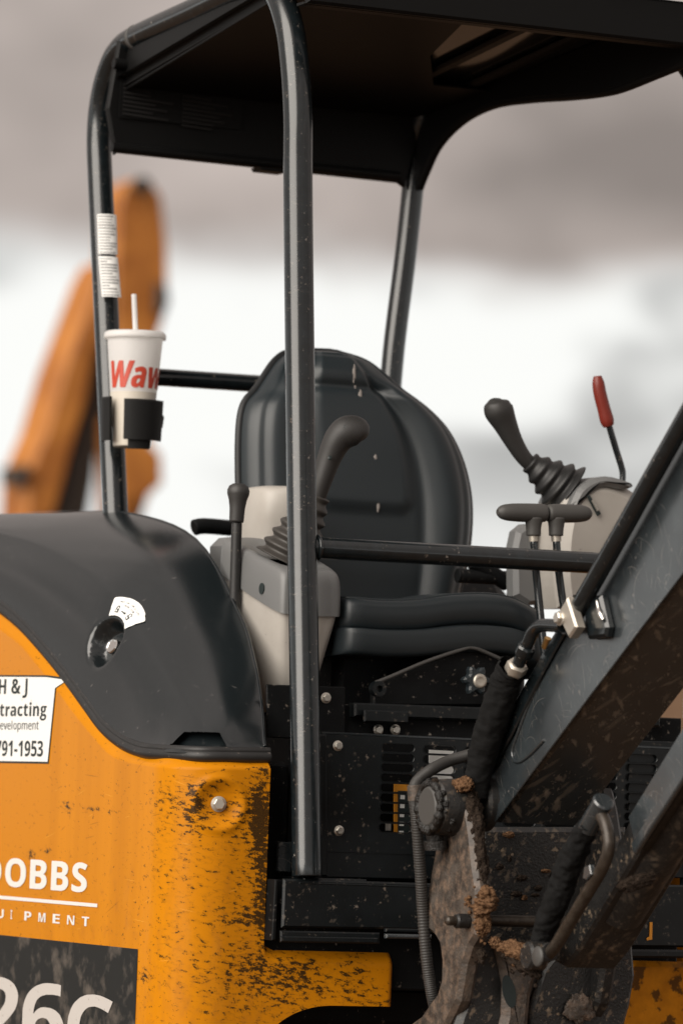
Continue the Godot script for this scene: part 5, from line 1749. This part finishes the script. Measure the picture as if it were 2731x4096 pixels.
	put(h, "fabric_sleeve", rumpled([Vector3(0.2000, 1.0984, 0.5626), Vector3(0.2000, 1.0798, 0.5437), Vector3(0.2000, 1.0475, 0.5221), Vector3(0.2000, 1.0047, 0.4955), Vector3(0.2000, 0.9618, 0.4689), Vector3(0.2000, 0.9188, 0.4459), Vector3(0.2000, 0.8756, 0.4304), Vector3(0.2000, 0.8411, 0.4254)], [0.027, 0.029, 0.03, 0.031, 0.03, 0.028, 0.025, 0.022], 5, 0.14), M.sleeve)

# ---------------------------------------------------------------- swing post
func _swing_post() -> void:
	var s := part(machine, "swing_post")
	var cheek := [Vector3(0.1650, 0.8596, 0.3402), Vector3(0.1650, 0.8685, 0.3664), Vector3(0.1650, 0.8683, 0.4274), Vector3(0.1650, 0.8231, 0.4517), Vector3(0.1650, 0.7635, 0.4751), Vector3(0.1650, 0.7076, 0.4925), Vector3(0.1650, 0.6612, 0.5109), Vector3(0.1650, 0.6027, 0.5154), Vector3(0.1650, 0.5686, 0.5142), Vector3(0.1650, 0.5472, 0.4878), Vector3(0.1650, 0.5104, 0.4662), Vector3(0.1650, 0.4724, 0.4560), Vector3(0.1650, 0.4386, 0.4454), Vector3(0.1650, 0.4063, 0.4156), Vector3(0.1650, 0.3473, 0.3572), Vector3(0.1650, 0.3185, 0.1640), Vector3(0.1650, 0.3539, 0.1711), Vector3(0.1650, 0.3838, 0.2378), Vector3(0.1650, 0.3999, 0.2796), Vector3(0.1650, 0.4278, 0.3162), Vector3(0.1650, 0.4529, 0.3528), Vector3(0.1650, 0.4777, 0.3662), Vector3(0.1650, 0.5155, 0.3652), Vector3(0.1650, 0.5452, 0.3533), Vector3(0.1650, 0.5631, 0.3268), Vector3(0.1650, 0.5716, 0.2990), Vector3(0.1650, 0.5983, 0.2931), Vector3(0.1650, 0.6365, 0.2920), Vector3(0.1650, 0.6732, 0.3007), Vector3(0.1650, 0.7318, 0.3194), Vector3(0.1650, 0.7953, 0.3298)]
	cheek.reverse()
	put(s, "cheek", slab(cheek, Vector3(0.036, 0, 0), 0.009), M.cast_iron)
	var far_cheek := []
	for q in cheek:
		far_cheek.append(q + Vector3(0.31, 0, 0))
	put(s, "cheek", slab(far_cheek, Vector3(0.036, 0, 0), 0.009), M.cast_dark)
	# pin boss with its cap, ringed with squeezed-out grease
	var pin := Vector3(0.1200, 0.8181, 0.3905)
	var boss_axis := Vector3(-1, 0, 0)
	put(s, "pin_boss", lathe(sharp([Vector2(0.0, 0), Vector2(0.058, 0), Vector2(0.057, 0.045), Vector2(0.054, 0.07), Vector2(0.046, 0.077), Vector2(0.0, 0.077)]), 40), M.cast_dark, aim(pin + Vector3(0.078, 0, 0), boss_axis))
	put(s, "pin_cap", lathe(sharp([Vector2(0.0, 0), Vector2(0.04, 0), Vector2(0.04, 0.01), Vector2(0.036, 0.013), Vector2(0.0, 0.013)]), 36), M.grip_grey, aim(pin + Vector3(0.002, 0, 0), boss_axis))
	var ring := []
	var rr := []
	for i in 40:
		var a := TAU * i / 39.0
		ring.append(pin + Vector3(-0.004, 0.046 * cos(a), 0.046 * sin(a)))
		rr.append(0.004 + 0.005 * rng.randf() * (1.0 + 0.7 * absf(sin(a * 0.5))))
	put(s, "grease_ring", tube(ring, rr, 10, 3), M.grease)
	for i in 16:
		var a := rng.randf() * TAU
		put(s, "grease_lump", lump(Vector3.ONE * rng.randf_range(0.003, 0.008), 200 + i, 0.4, 10), M.grease if i % 3 else M.mud_dark, Transform3D(Basis(), pin + Vector3(rng.randf_range(-0.008, 0.03), cos(a) * 0.052, sin(a) * 0.052)))
	put(s, "grease_fitting", lathe(sharp([Vector2(0, 0), Vector2(0.022, 0), Vector2(0.024, 0.018), Vector2(0.017, 0.02), Vector2(0.02, 0.04), Vector2(0, 0.042)]), 12), M.grease, aim(Vector3(0.1400, 0.7332, 0.3766), Vector3(-0.1, 1, 0)))
	# clods of soil packed against the castings: place, size
	# soil caked on the castings: ragged ribbons that follow the edges, with a few crumbs
	for q in [[[Vector3(0.1550, 0.8626, 0.4133), Vector3(0.1600, 0.8656, 0.4336), Vector3(0.1650, 0.8634, 0.4543), Vector3(0.1700, 0.8595, 0.4674)], [0.008, 0.016, 0.016, 0.007], 31, M.mud],
			[[Vector3(0.1820, 0.8535, 0.4331), Vector3(0.1840, 0.8236, 0.4466), Vector3(0.1860, 0.7810, 0.4610), Vector3(0.1860, 0.7385, 0.4755), Vector3(0.1860, 0.6961, 0.4899), Vector3(0.1860, 0.6623, 0.4999)], [0.014, 0.02, 0.018, 0.017, 0.016, 0.012], 32, M.mud_dark],
			[[Vector3(0.1820, 0.6659, 0.5111), Vector3(0.1820, 0.6500, 0.5198), Vector3(0.1800, 0.6286, 0.5178), Vector3(0.1800, 0.6079, 0.5082), Vector3(0.1800, 0.5876, 0.5135), Vector3(0.1800, 0.5685, 0.5037)], [0.008, 0.022, 0.025, 0.02, 0.02, 0.01], 33, M.mud],
			[[Vector3(0.1720, 0.6364, 0.5029), Vector3(0.1720, 0.6244, 0.5001), Vector3(0.1720, 0.6128, 0.5085)], [0.006, 0.014, 0.007], 34, M.mud],
			[[Vector3(0.1900, 0.5645, 0.5256), Vector3(0.2000, 0.5581, 0.5290), Vector3(0.2100, 0.5485, 0.5400), Vector3(0.2150, 0.5483, 0.5746), Vector3(0.2200, 0.5396, 0.6058), Vector3(0.2200, 0.5266, 0.6177)], [0.007, 0.014, 0.012, 0.02, 0.019, 0.009], 35, M.mud],
			[[Vector3(0.2150, 0.5322, 0.5537), Vector3(0.2200, 0.5204, 0.5927), Vector3(0.2300, 0.5101, 0.6217), Vector3(0.2450, 0.4942, 0.6378)], [0.01, 0.015, 0.014, 0.008], 36, M.mud_dark],
			[[Vector3(0.1900, 0.5423, 0.4826), Vector3(0.1900, 0.5292, 0.4948), Vector3(0.1900, 0.5155, 0.4921)], [0.006, 0.012, 0.006], 37, M.mud_dark]]:
		put(s, "caked_mud", rumpled(q[0], q[1].map(func(r): return r * 0.78), q[2], 0.6), q[3])
		for k in 7:
			var at: Vector3 = q[0][rng.randi() % q[0].size()]
			put(s, "soil_crumb", lump(Vector3.ONE * rng.randf_range(0.0015, 0.0045), 400 + q[2] * 7 + k, 0.5, 7), q[3], Transform3D(Basis(), at + Vector3(-0.012, rng.randfn(0, 0.012), rng.randfn(0, 0.02))))
	# stop bolt with its nut
	var bolt := Vector3(0.1650, 0.5964, 0.4822)
	put(s, "nut", lathe(sharp([Vector2(0, 0), Vector2(0.014, 0), Vector2(0.0155, 0.003), Vector2(0.0155, 0.026), Vector2(0.013, 0.03), Vector2(0, 0.03)]), 6), M.cast_dark, aim(bolt, Vector3(-1, 0, 0), 0.4))
	var stud := []
	for i in 29:
		stud.append(Vector2(0.0088 + 0.0009 * (i % 2), 0.0015 * i + 0.005))
	stud.append(Vector2(0.007, 0.05))
	stud.append(Vector2(0, 0.051))
	put(s, "stud", lathe(stud, 16), M.steel_pipe, aim(bolt, Vector3(-1, 0, 0)))
	put(s, "cross_pin", tube([Vector3(0.2407, 0.5962, 0.3800), Vector3(0.4372, 0.5973, 0.3800)], 0.012, 14, 1), M.steel_pipe)
	# base casting, its web, and a dark disc painted for the shaded core hole
	put(s, "base_casting", slab([Vector3(0.2102, 0.5428, 0.4000), Vector3(0.2281, 0.5570, 0.4000), Vector3(0.2473, 0.5626, 0.4000), Vector3(0.2767, 0.5580, 0.4000), Vector3(0.3126, 0.5398, 0.4000), Vector3(0.3453, 0.5301, 0.4000), Vector3(0.3668, 0.5063, 0.4000), Vector3(0.3540, 0.4818, 0.4000), Vector3(0.3397, 0.4470, 0.4000), Vector3(0.3334, 0.4063, 0.4000), Vector3(0.3332, 0.3346, 0.4000), Vector3(0.1537, 0.3325, 0.4000), Vector3(0.1796, 0.4100, 0.4000), Vector3(0.1901, 0.4368, 0.4000), Vector3(0.1946, 0.4703, 0.4000), Vector3(0.1999, 0.5082, 0.4000)], Vector3(0, 0, 0.03), 0.012), M.cast_dark)
	put(s, "cast_web", slab([Vector3(0.2395, 0.5630, 0.4150), Vector3(0.2689, 0.5585, 0.4150), Vector3(0.3047, 0.5403, 0.4150), Vector3(0.3345, 0.5288, 0.4150), Vector3(0.3454, 0.4996, 0.4150), Vector3(0.3316, 0.4519, 0.4150), Vector3(0.3284, 0.4070, 0.4150), Vector3(0.3253, 0.3354, 0.4150), Vector3(0.2504, 0.3345, 0.4150), Vector3(0.2687, 0.4121, 0.4150), Vector3(0.2683, 0.4723, 0.4150), Vector3(0.2548, 0.5203, 0.4150)], Vector3(0.0, 0, 0.032), 0.014), M.cast_iron)
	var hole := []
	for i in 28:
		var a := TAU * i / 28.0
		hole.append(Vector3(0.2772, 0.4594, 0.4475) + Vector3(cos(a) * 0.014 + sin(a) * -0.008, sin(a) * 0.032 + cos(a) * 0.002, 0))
	put(s, "core_hole_shade", slab(hole, Vector3(0, 0, 0.001), 0.0), M.ink)
	put(s, "casting", slab([Vector3(0.3312, 0.7808, 0.2000), Vector3(0.6693, 0.7915, 0.2000), Vector3(0.6787, 0.5410, 0.2000), Vector3(0.3408, 0.5340, 0.2000)], Vector3(0, 0, -0.03), 0.01), M.cast_dark)
	for i in 16:
		var q := (Vector3(0.3662, 0.7377, 0.2030)).lerp(Vector3(0.5111, 0.6264, 0.2030), rng.randf()) + Vector3(rng.randf_range(-0.05, 0.06), rng.randf_range(-0.06, 0.05), 0)
		put(s, "soil_crumb", lump(Vector3(rng.randf_range(0.004, 0.013), rng.randf_range(0.003, 0.008), 0.004), 600 + i, 0.3, 10), M.mud_dark if i % 4 else M.mud, Transform3D(Basis(), q))
	put(s, "ram_foot", slab([Vector3(0.3629, 0.5062, 0.4000), Vector3(0.3910, 0.5432, 0.4000), Vector3(0.4272, 0.5787, 0.4000), Vector3(0.5252, 0.6123, 0.4000), Vector3(0.5747, 0.5732, 0.4000), Vector3(0.5820, 0.5384, 0.4000), Vector3(0.5867, 0.4948, 0.4000), Vector3(0.5830, 0.4580, 0.4000), Vector3(0.5751, 0.4290, 0.4000), Vector3(0.5652, 0.3983, 0.4000), Vector3(0.5506, 0.3371, 0.4000), Vector3(0.3283, 0.3345, 0.4000), Vector3(0.3316, 0.4036, 0.4000), Vector3(0.3377, 0.4469, 0.4000), Vector3(0.3521, 0.4818, 0.4000)], Vector3(0, 0, -0.12), 0.008), M.cast_dark)
	put(s, "ram_foot_cap", slab([Vector3(0.3670, 0.5028, 0.4000), Vector3(0.4180, 0.5611, 0.4000), Vector3(0.5256, 0.6018, 0.4000), Vector3(0.5690, 0.5644, 0.4000), Vector3(0.5776, 0.4946, 0.4000), Vector3(0.5679, 0.4333, 0.4000), Vector3(0.5406, 0.3370, 0.4000), Vector3(0.3381, 0.3347, 0.4000), Vector3(0.3407, 0.4211, 0.4000)], Vector3(0, 0, 0.02), 0.008), M.cast_dark)
	put(s, "soil_clod", lump(Vector3(0.032, 0.026, 0.006), 640, 0.28, 22), M.cast_iron, Transform3D(Basis(), Vector3(0.4475, 0.4259, 0.4280)))
	put(s, "soil_clod", lump(Vector3(0.04, 0.014, 0.008), 641, 0.28, 20), M.mud_dark, Transform3D(Basis(Vector3(0, 0, 1), 0.3), Vector3(0.3000, 0.6890, 0.9112)))
	# boom ram in its guard
	var g := part(machine, "boom_ram")
	var side := [Vector3(0.3000, 0.7495, 0.8146), Vector3(0.3000, 0.8122, 0.8774), Vector3(0.3000, 0.9765, 1.0694), Vector3(0.3000, 1.3920, 1.5637), Vector3(0.3000, 1.3629, 1.5891), Vector3(0.3000, 0.8773, 1.0758), Vector3(0.3000, 0.7417, 0.9077), Vector3(0.3000, 0.6544, 0.8073), Vector3(0.3000, 0.5532, 0.6917), Vector3(0.3000, 0.5153, 0.6339), Vector3(0.3000, 0.5310, 0.5643), Vector3(0.3000, 0.6016, 0.6349), Vector3(0.3000, 0.6979, 0.7521)]
	put(g, "guard", slab(side, Vector3(0.115, 0, 0), 0.006), M.cast_dark)
	put(g, "guard_plate", slab([Vector3(0.2980, 0.8122, 0.8810), Vector3(0.2980, 0.9765, 1.0729), Vector3(0.2980, 1.3918, 1.5670), Vector3(0.2980, 1.3724, 1.5829), Vector3(0.2980, 0.8885, 1.0654), Vector3(0.2980, 0.7598, 0.9101)], Vector3(-0.005, 0, 0), 0.002), M.boom_paint)
	put(g, "guard_edge", slab([Vector3(0.2920, 0.7614, 0.9156), Vector3(0.2920, 0.9031, 1.0882), Vector3(0.2920, 1.3687, 1.5900), Vector3(0.2920, 1.3539, 1.6087), Vector3(0.2920, 0.8838, 1.1058), Vector3(0.2920, 0.7403, 0.9289)], Vector3(-0.012, 0, 0), 0.003), M.boom_paint)
	put(g, "barrel", tube([Vector3(0.3600, 0.6318, 0.7345), Vector3(0.3600, 1.3286, 1.5583)], 0.05, 24, 1), M.cast_dark)

# ---------------------------------------------------------------- hoses and pipes at the front
func _hoses() -> void:
	var c := part(machine, "wiring_conduit")
	var path := spline([Vector3(0.2669, 0.9310, 0.3000), Vector3(0.2397, 0.9229, 0.3000), Vector3(0.2009, 0.9110, 0.3000), Vector3(0.1525, 0.8919, 0.3200), Vector3(0.1261, 0.8719, 0.3200), Vector3(0.1102, 0.8524, 0.3300), Vector3(0.1122, 0.8282, 0.3300), Vector3(0.1184, 0.7938, 0.3300), Vector3(0.1306, 0.7334, 0.3200), Vector3(0.1429, 0.6728, 0.3100), Vector3(0.1542, 0.6121, 0.3000), Vector3(0.1627, 0.5430, 0.3000), Vector3(0.1729, 0.4825, 0.3000), Vector3(0.1834, 0.4377, 0.3000), Vector3(0.2069, 0.3954, 0.2800)], 34)
	var rad := []
	for i in path.size():
		rad.append(0.0108 if i % 3 == 0 else (0.0122 if i % 3 == 1 else 0.0122))
	put(c, "conduit", tube(path, rad, 14, 1), M.conduit)
	put(c, "conduit_collar", tube([Vector3(0.1129, 0.8594, 0.3300), Vector3(0.1160, 0.8301, 0.3300)], 0.0165, 18, 1), M.cast_iron)
	put(c, "conduit_clip", slab([Vector3(0.1235, 0.8615, 0.3300), Vector3(0.1351, 0.8619, 0.3300), Vector3(0.1361, 0.8359, 0.3300), Vector3(0.1245, 0.8356, 0.3300)], Vector3(0, 0, 0.016), 0.003), M.rubber)
	put(c, "joint_pipe", tube([Vector3(0.1489, 0.8673, 0.3000), Vector3(0.1751, 0.8700, 0.3000)], 0.009, 12, 1), M.frame_paint)
	var t := part(machine, "ram_hose")
	put(t, "steel_pipe", tube([Vector3(0.2500, 0.8167, 0.8493), Vector3(0.2500, 0.8037, 0.8640), Vector3(0.2500, 0.7825, 0.8792), Vector3(0.2500, 0.7579, 0.8861), Vector3(0.2500, 0.7313, 0.8776), Vector3(0.2500, 0.7008, 0.8504), Vector3(0.2500, 0.6596, 0.8029), Vector3(0.2500, 0.6086, 0.7451), Vector3(0.2500, 0.5622, 0.6917), Vector3(0.2500, 0.5371, 0.6541)], 0.0125, 18, 6), M.steel_pipe)
	put(t, "pipe_end", tube([Vector3(0.2500, 0.8384, 0.8582), Vector3(0.2500, 0.7877, 0.8027)], 0.0205, 20, 1), M.boom_paint)
	put(t, "pipe_end_cap", lathe(sharp([Vector2(0, 0), Vector2(0.0215, 0), Vector2(0.0215, 0.004), Vector2(0.018, 0.007), Vector2(0, 0.007)]), 24), M.boom_paint, aim(Vector3(0.2500, 0.8367, 0.8566), Vector3(0.2500, 0.8384, 0.8582) - Vector3(0.2500, 0.7877, 0.8027)))
	put(t, "fabric_sleeve", rumpled([Vector3(0.2500, 0.7962, 0.8126), Vector3(0.2500, 0.7740, 0.7827), Vector3(0.2500, 0.7382, 0.7501), Vector3(0.2500, 0.6955, 0.7142), Vector3(0.2500, 0.6528, 0.6888), Vector3(0.2500, 0.6095, 0.6525), Vector3(0.2500, 0.5749, 0.6298), Vector3(0.2500, 0.5407, 0.6178)], [0.019, 0.022, 0.0255, 0.025, 0.025, 0.023, 0.02, 0.018], 8, 0.22), M.sleeve)
	put(t, "pipe_clip", slab([Vector3(0.2320, 0.7145, 0.8235), Vector3(0.2320, 0.7184, 0.8441), Vector3(0.2320, 0.7004, 0.8523), Vector3(0.2320, 0.6882, 0.8323), Vector3(0.2320, 0.6912, 0.8182)], Vector3(0.012, 0, 0), 0.002), M.boom_paint)
	put(t, "pipe_boss", lathe(sharp([Vector2(0, 0), Vector2(0.028, 0), Vector2(0.028, 0.03), Vector2(0.024, 0.036), Vector2(0.0, 0.036)]), 28), M.cast_dark, aim(Vector3(0.2450, 0.5365, 0.6420), Vector3(-1, 0, 0)))
	put(t, "boss_cap", lathe([Vector2(0.02, 0), Vector2(0.02, 0.003), Vector2(0.016, 0.006), Vector2(0.0, 0.007)], 24), M.grip_grey, aim(Vector3(0.2090, 0.5372, 0.6954), Vector3(-1, 0, 0)))
	put(t, "pipe_elbow", tube([Vector3(0.2500, 0.5460, 0.6642), Vector3(0.2500, 0.5417, 0.6430), Vector3(0.2450, 0.5365, 0.6420)], 0.019, 16, 3), M.cast_dark)

# ---------------------------------------------------------------- drink in its holder
func _cup() -> void:
	var base := Vector3(0.0087, 1.5906, -0.9300)
	var top := Vector3(0.0064, 1.8432, -0.9300)
	var axis := (top - base).normalized()
	var h := (top - base).length()
	var cup := thing("drink_cup", "white plastic takeaway cup with red lettering, lid and straw, in a holder on the post", "cup", base)
	var to_cam := (Vector3(-0.43, 0, 0.9)).normalized()
	var side := axis.cross(to_cam).normalized()   # to the right as one faces the cup
	var f := side.cross(axis).normalized()
	var rad := func(y: float) -> float: return lerpf(0.042, 0.0625, clampf(y / h, 0.0, 1.0))
	var t := Transform3D(Basis(side, axis, f), base)
	var lvl := h * 0.49
	put(cup, "drink", lathe([Vector2(0, 0.002), Vector2(rad.call(0.0) - 0.001, 0.002), Vector2(rad.call(0.0), 0.006), Vector2(rad.call(lvl), lvl), Vector2(rad.call(lvl) - 0.002, lvl), Vector2(0, lvl)], 40), M.cup_drink, t)
	put(cup, "wall", lathe([Vector2(rad.call(lvl), lvl), Vector2(rad.call(h * 0.97), h * 0.97), Vector2(rad.call(h) + 0.001, h * 0.985)], 44), M.cup_plastic, t)
	put(cup, "lid", lathe([Vector2(0.0655, h - 0.009), Vector2(0.0685, h - 0.009), Vector2(0.0695, h - 0.004), Vector2(0.0685, h + 0.003), Vector2(0.064, h + 0.007), Vector2(0.06, h + 0.005), Vector2(0.057, h + 0.006), Vector2(0, h + 0.007)], 44), M.cup_plastic, t)
	put(cup, "straw", tube([Vector3(0.0074, 1.8453, -0.9300), Vector3(-0.0006, 1.9343, -0.9300)], 0.0058, 14, 1), M.cup_plastic)
	var y0 := h * 0.525
	var place := func(v: Vector2) -> Array:
		var y: float = y0 + v.y
		var r: float = rad.call(y) + 0.0006
		var a: float = (v.x + 0.16 * v.y) / 0.0545 - 1.2
		var d := side * sin(a) + f * cos(a)
		return [base + axis * y + d * r, d]
	put_words(cup, "Wawa", true, 0.178, 0.058, place, M.cup_red, 0.0014)
	var hold := thing("cup_holder", "black plastic cup holder clipped to the canopy's rear post below the drink", "cup holder", base)
	for q in [[-0.22, 1.3, 0.016, 0.42 * h, 0.062, "holder_plate"], [-0.08, 0.75, -0.004, 0.17 * h, 0.053, "holder_plate"], [-1.7, -0.8, 0.014, 0.44 * h, 0.0635, "holder_clip"], [1.3, 4.4, 0.19 * h, 0.3 * h, 0.062, "holder_ring"]]:
		var p := PackedVector3Array()
		for j in 2:
			pass
		var prof := [[q[4], q[2]], [q[4] + 0.005, q[2]], [q[4] + 0.005, q[2]], [q[4] + 0.008, q[3] - 0.004], [q[4] + 0.008, q[3] - 0.004], [q[4] + 0.006, q[3]], [q[4] + 0.002, q[3]], [q[4] + 0.002, q[3]], [q[4], q[2]]]
		var n := 18
		for k in prof.size():
			for i in n + 1:
				var a := lerpf(q[0], q[1], float(i) / n)
				p.append(base + axis * prof[k][1] + (side * sin(a) + f * cos(a)) * prof[k][0])
		put(hold, q[5], grid(p, n + 1, prof.size()), M.holder)
		for e in [q[0], q[1]]:
			var d: Vector3 = side * sin(e) + f * cos(e)
			var tang: Vector3 = (side * cos(e) - f * sin(e)) * (-0.002 if e == q[0] else 0.002)
			put(hold, "holder_end", slab([base + axis * q[2] + d * q[4], base + axis * q[2] + d * (q[4] + 0.005), base + axis * q[3] + d * (q[4] + 0.008), base + axis * q[3] + d * (q[4] + 0.001)], tang, 0.0), M.holder)
	put(hold, "clamp_arm", tube([base + axis * 0.06 - f * 0.06 - side * 0.03, Vector3(0.0000, 1.6390, -1.0259)], 0.014, 10, 1), M.holder)

func _cut_fine(pts: Array) -> Array:
	# split long triangles so that lettering can bend round the cup
	var out := pts
	for pass_ in 3:
		var nxt := []
		for i in range(0, out.size(), 3):
			var a: Vector2 = out[i]
			var b: Vector2 = out[i + 1]
			var c: Vector2 = out[i + 2]
			if maxf(absf(a.x - b.x), maxf(absf(b.x - c.x), absf(a.x - c.x))) < 0.006:
				nxt.append_array([a, b, c])
				continue
			var ab := (a + b) * 0.5
			var bc := (b + c) * 0.5
			var ca := (c + a) * 0.5
			nxt.append_array([a, ab, ca, ab, b, bc, ca, bc, c, ab, bc, ca])
		out = nxt
	return out

# ---------------------------------------------------------------- the big excavator far behind
func _far_excavator() -> void:
	var at := Vector3(11.1663, 0.6027, -28.0000)
	at.y = 0.0
	var e := thing("large_excavator", "large orange excavator with raised arm standing far behind the canopy, its boom folded", "excavator", at)
	var deep := Vector3(0, 0, -0.45)
	put(e, "stick", slab([Vector3(11.4138, 3.1537, -28.0000), Vector3(11.3539, 4.1940, -28.0000), Vector3(11.3001, 5.2730, -28.0000), Vector3(11.3035, 5.7435, -28.0000), Vector3(11.3589, 5.9114, -28.0000), Vector3(11.4812, 5.9839, -28.0000), Vector3(11.5923, 5.9575, -28.0000), Vector3(11.6913, 5.8500, -28.0000), Vector3(11.7553, 5.4556, -28.0000), Vector3(11.7753, 5.1666, -28.0000), Vector3(11.7908, 4.9862, -28.0000), Vector3(11.7505, 4.8198, -28.0000), Vector3(11.6947, 4.6525, -28.0000), Vector3(11.6542, 4.2151, -28.0000), Vector3(11.6842, 3.7834, -28.0000), Vector3(11.7821, 3.6994, -28.0000), Vector3(11.7998, 3.4655, -28.0000), Vector3(11.6902, 3.3649, -28.0000), Vector3(11.6241, 3.1662, -28.0000)], deep, 0.02), M.far_orange)
	put(e, "stick_lug", slab([Vector3(11.6553, 5.1124, -27.9000), Vector3(11.7346, 5.0970, -27.9000), Vector3(11.7632, 4.9762, -27.9000), Vector3(11.7214, 4.8498, -27.9000), Vector3(11.6576, 4.8738, -27.9000)], deep, 0.02), M.far_black)
	put(e, "stick_pin", lathe(sharp([Vector2(0, 0), Vector2(0.07, 0), Vector2(0.07, 0.1), Vector2(0, 0.1)]), 20), M.far_black, aim(Vector3(11.4631, 5.9047, -27.9500), Vector3(0, 0, 1)))
	put(e, "link", slab([Vector3(11.5136, 3.3757, -28.0000), Vector3(11.6306, 3.3829, -28.0000), Vector3(11.6335, 3.1307, -28.0000), Vector3(11.5165, 3.1238, -28.0000)], deep, 0.03), M.far_black)
	put(e, "boom", slab([Vector3(11.1548, 5.1167, -28.0000), Vector3(11.2379, 5.2679, -28.0000), Vector3(11.2431, 4.6908, -28.0000), Vector3(11.1385, 4.4992, -28.0000), Vector3(11.0926, 4.1218, -28.0000), Vector3(10.9850, 3.7411, -28.0000), Vector3(10.8344, 3.1196, -28.0000), Vector3(10.6053, 3.0918, -28.0000), Vector3(10.6106, 3.4988, -28.0000), Vector3(10.7426, 3.8182, -28.0000), Vector3(10.8819, 4.3403, -28.0000)], Vector3(0, 0, -0.6), 0.02), M.far_orange)
	put(e, "boom_side", slab([Vector3(11.3266, 4.7118, -28.2000), Vector3(11.3613, 3.9898, -28.2000), Vector3(11.2895, 3.6596, -28.2000), Vector3(11.2773, 3.4890, -28.2000), Vector3(11.2255, 3.1504, -28.2000), Vector3(10.9157, 3.1321, -28.2000), Vector3(11.0672, 3.7570, -28.2000), Vector3(11.1753, 4.1397, -28.2000), Vector3(11.2214, 4.5192, -28.2000)], Vector3(0, 0, -0.3), 0.02), M.far_black)
	put(e, "boom_lug", slab([Vector3(10.4852, 3.5217, -27.9000), Vector3(10.5760, 3.5417, -27.9000), Vector3(10.5736, 3.4205, -27.9000), Vector3(10.4990, 3.3803, -27.9000)], deep, 0.02), M.far_black)
	put(e, "boom_ram", tube([Vector3(11.3578, 3.1582, -28.2000), Vector3(11.3145, 3.9866, -28.2000)], 0.035, 14, 1), M.far_orange)
	put_box(e, "house", at + Vector3(-1.4, 1.0, -2.6), at + Vector3(1.2, 2.4, -0.7), M.far_orange, 0.15)
	put_box(e, "cab", at + Vector3(-1.3, 1.2, -1.4), at + Vector3(-0.4, 2.7, -0.2), M.far_black, 0.1)
	for x in [-1.3, 0.8]:
		put_box(e, "track", at + Vector3(x, 0.0, -3.0), at + Vector3(x + 0.5, 0.85, 0.6), M.far_black, 0.3)
	put_box(e, "track_frame", at + Vector3(-0.9, 0.4, -2.0), at + Vector3(0.9, 1.05, -0.6), M.far_black, 0.05)
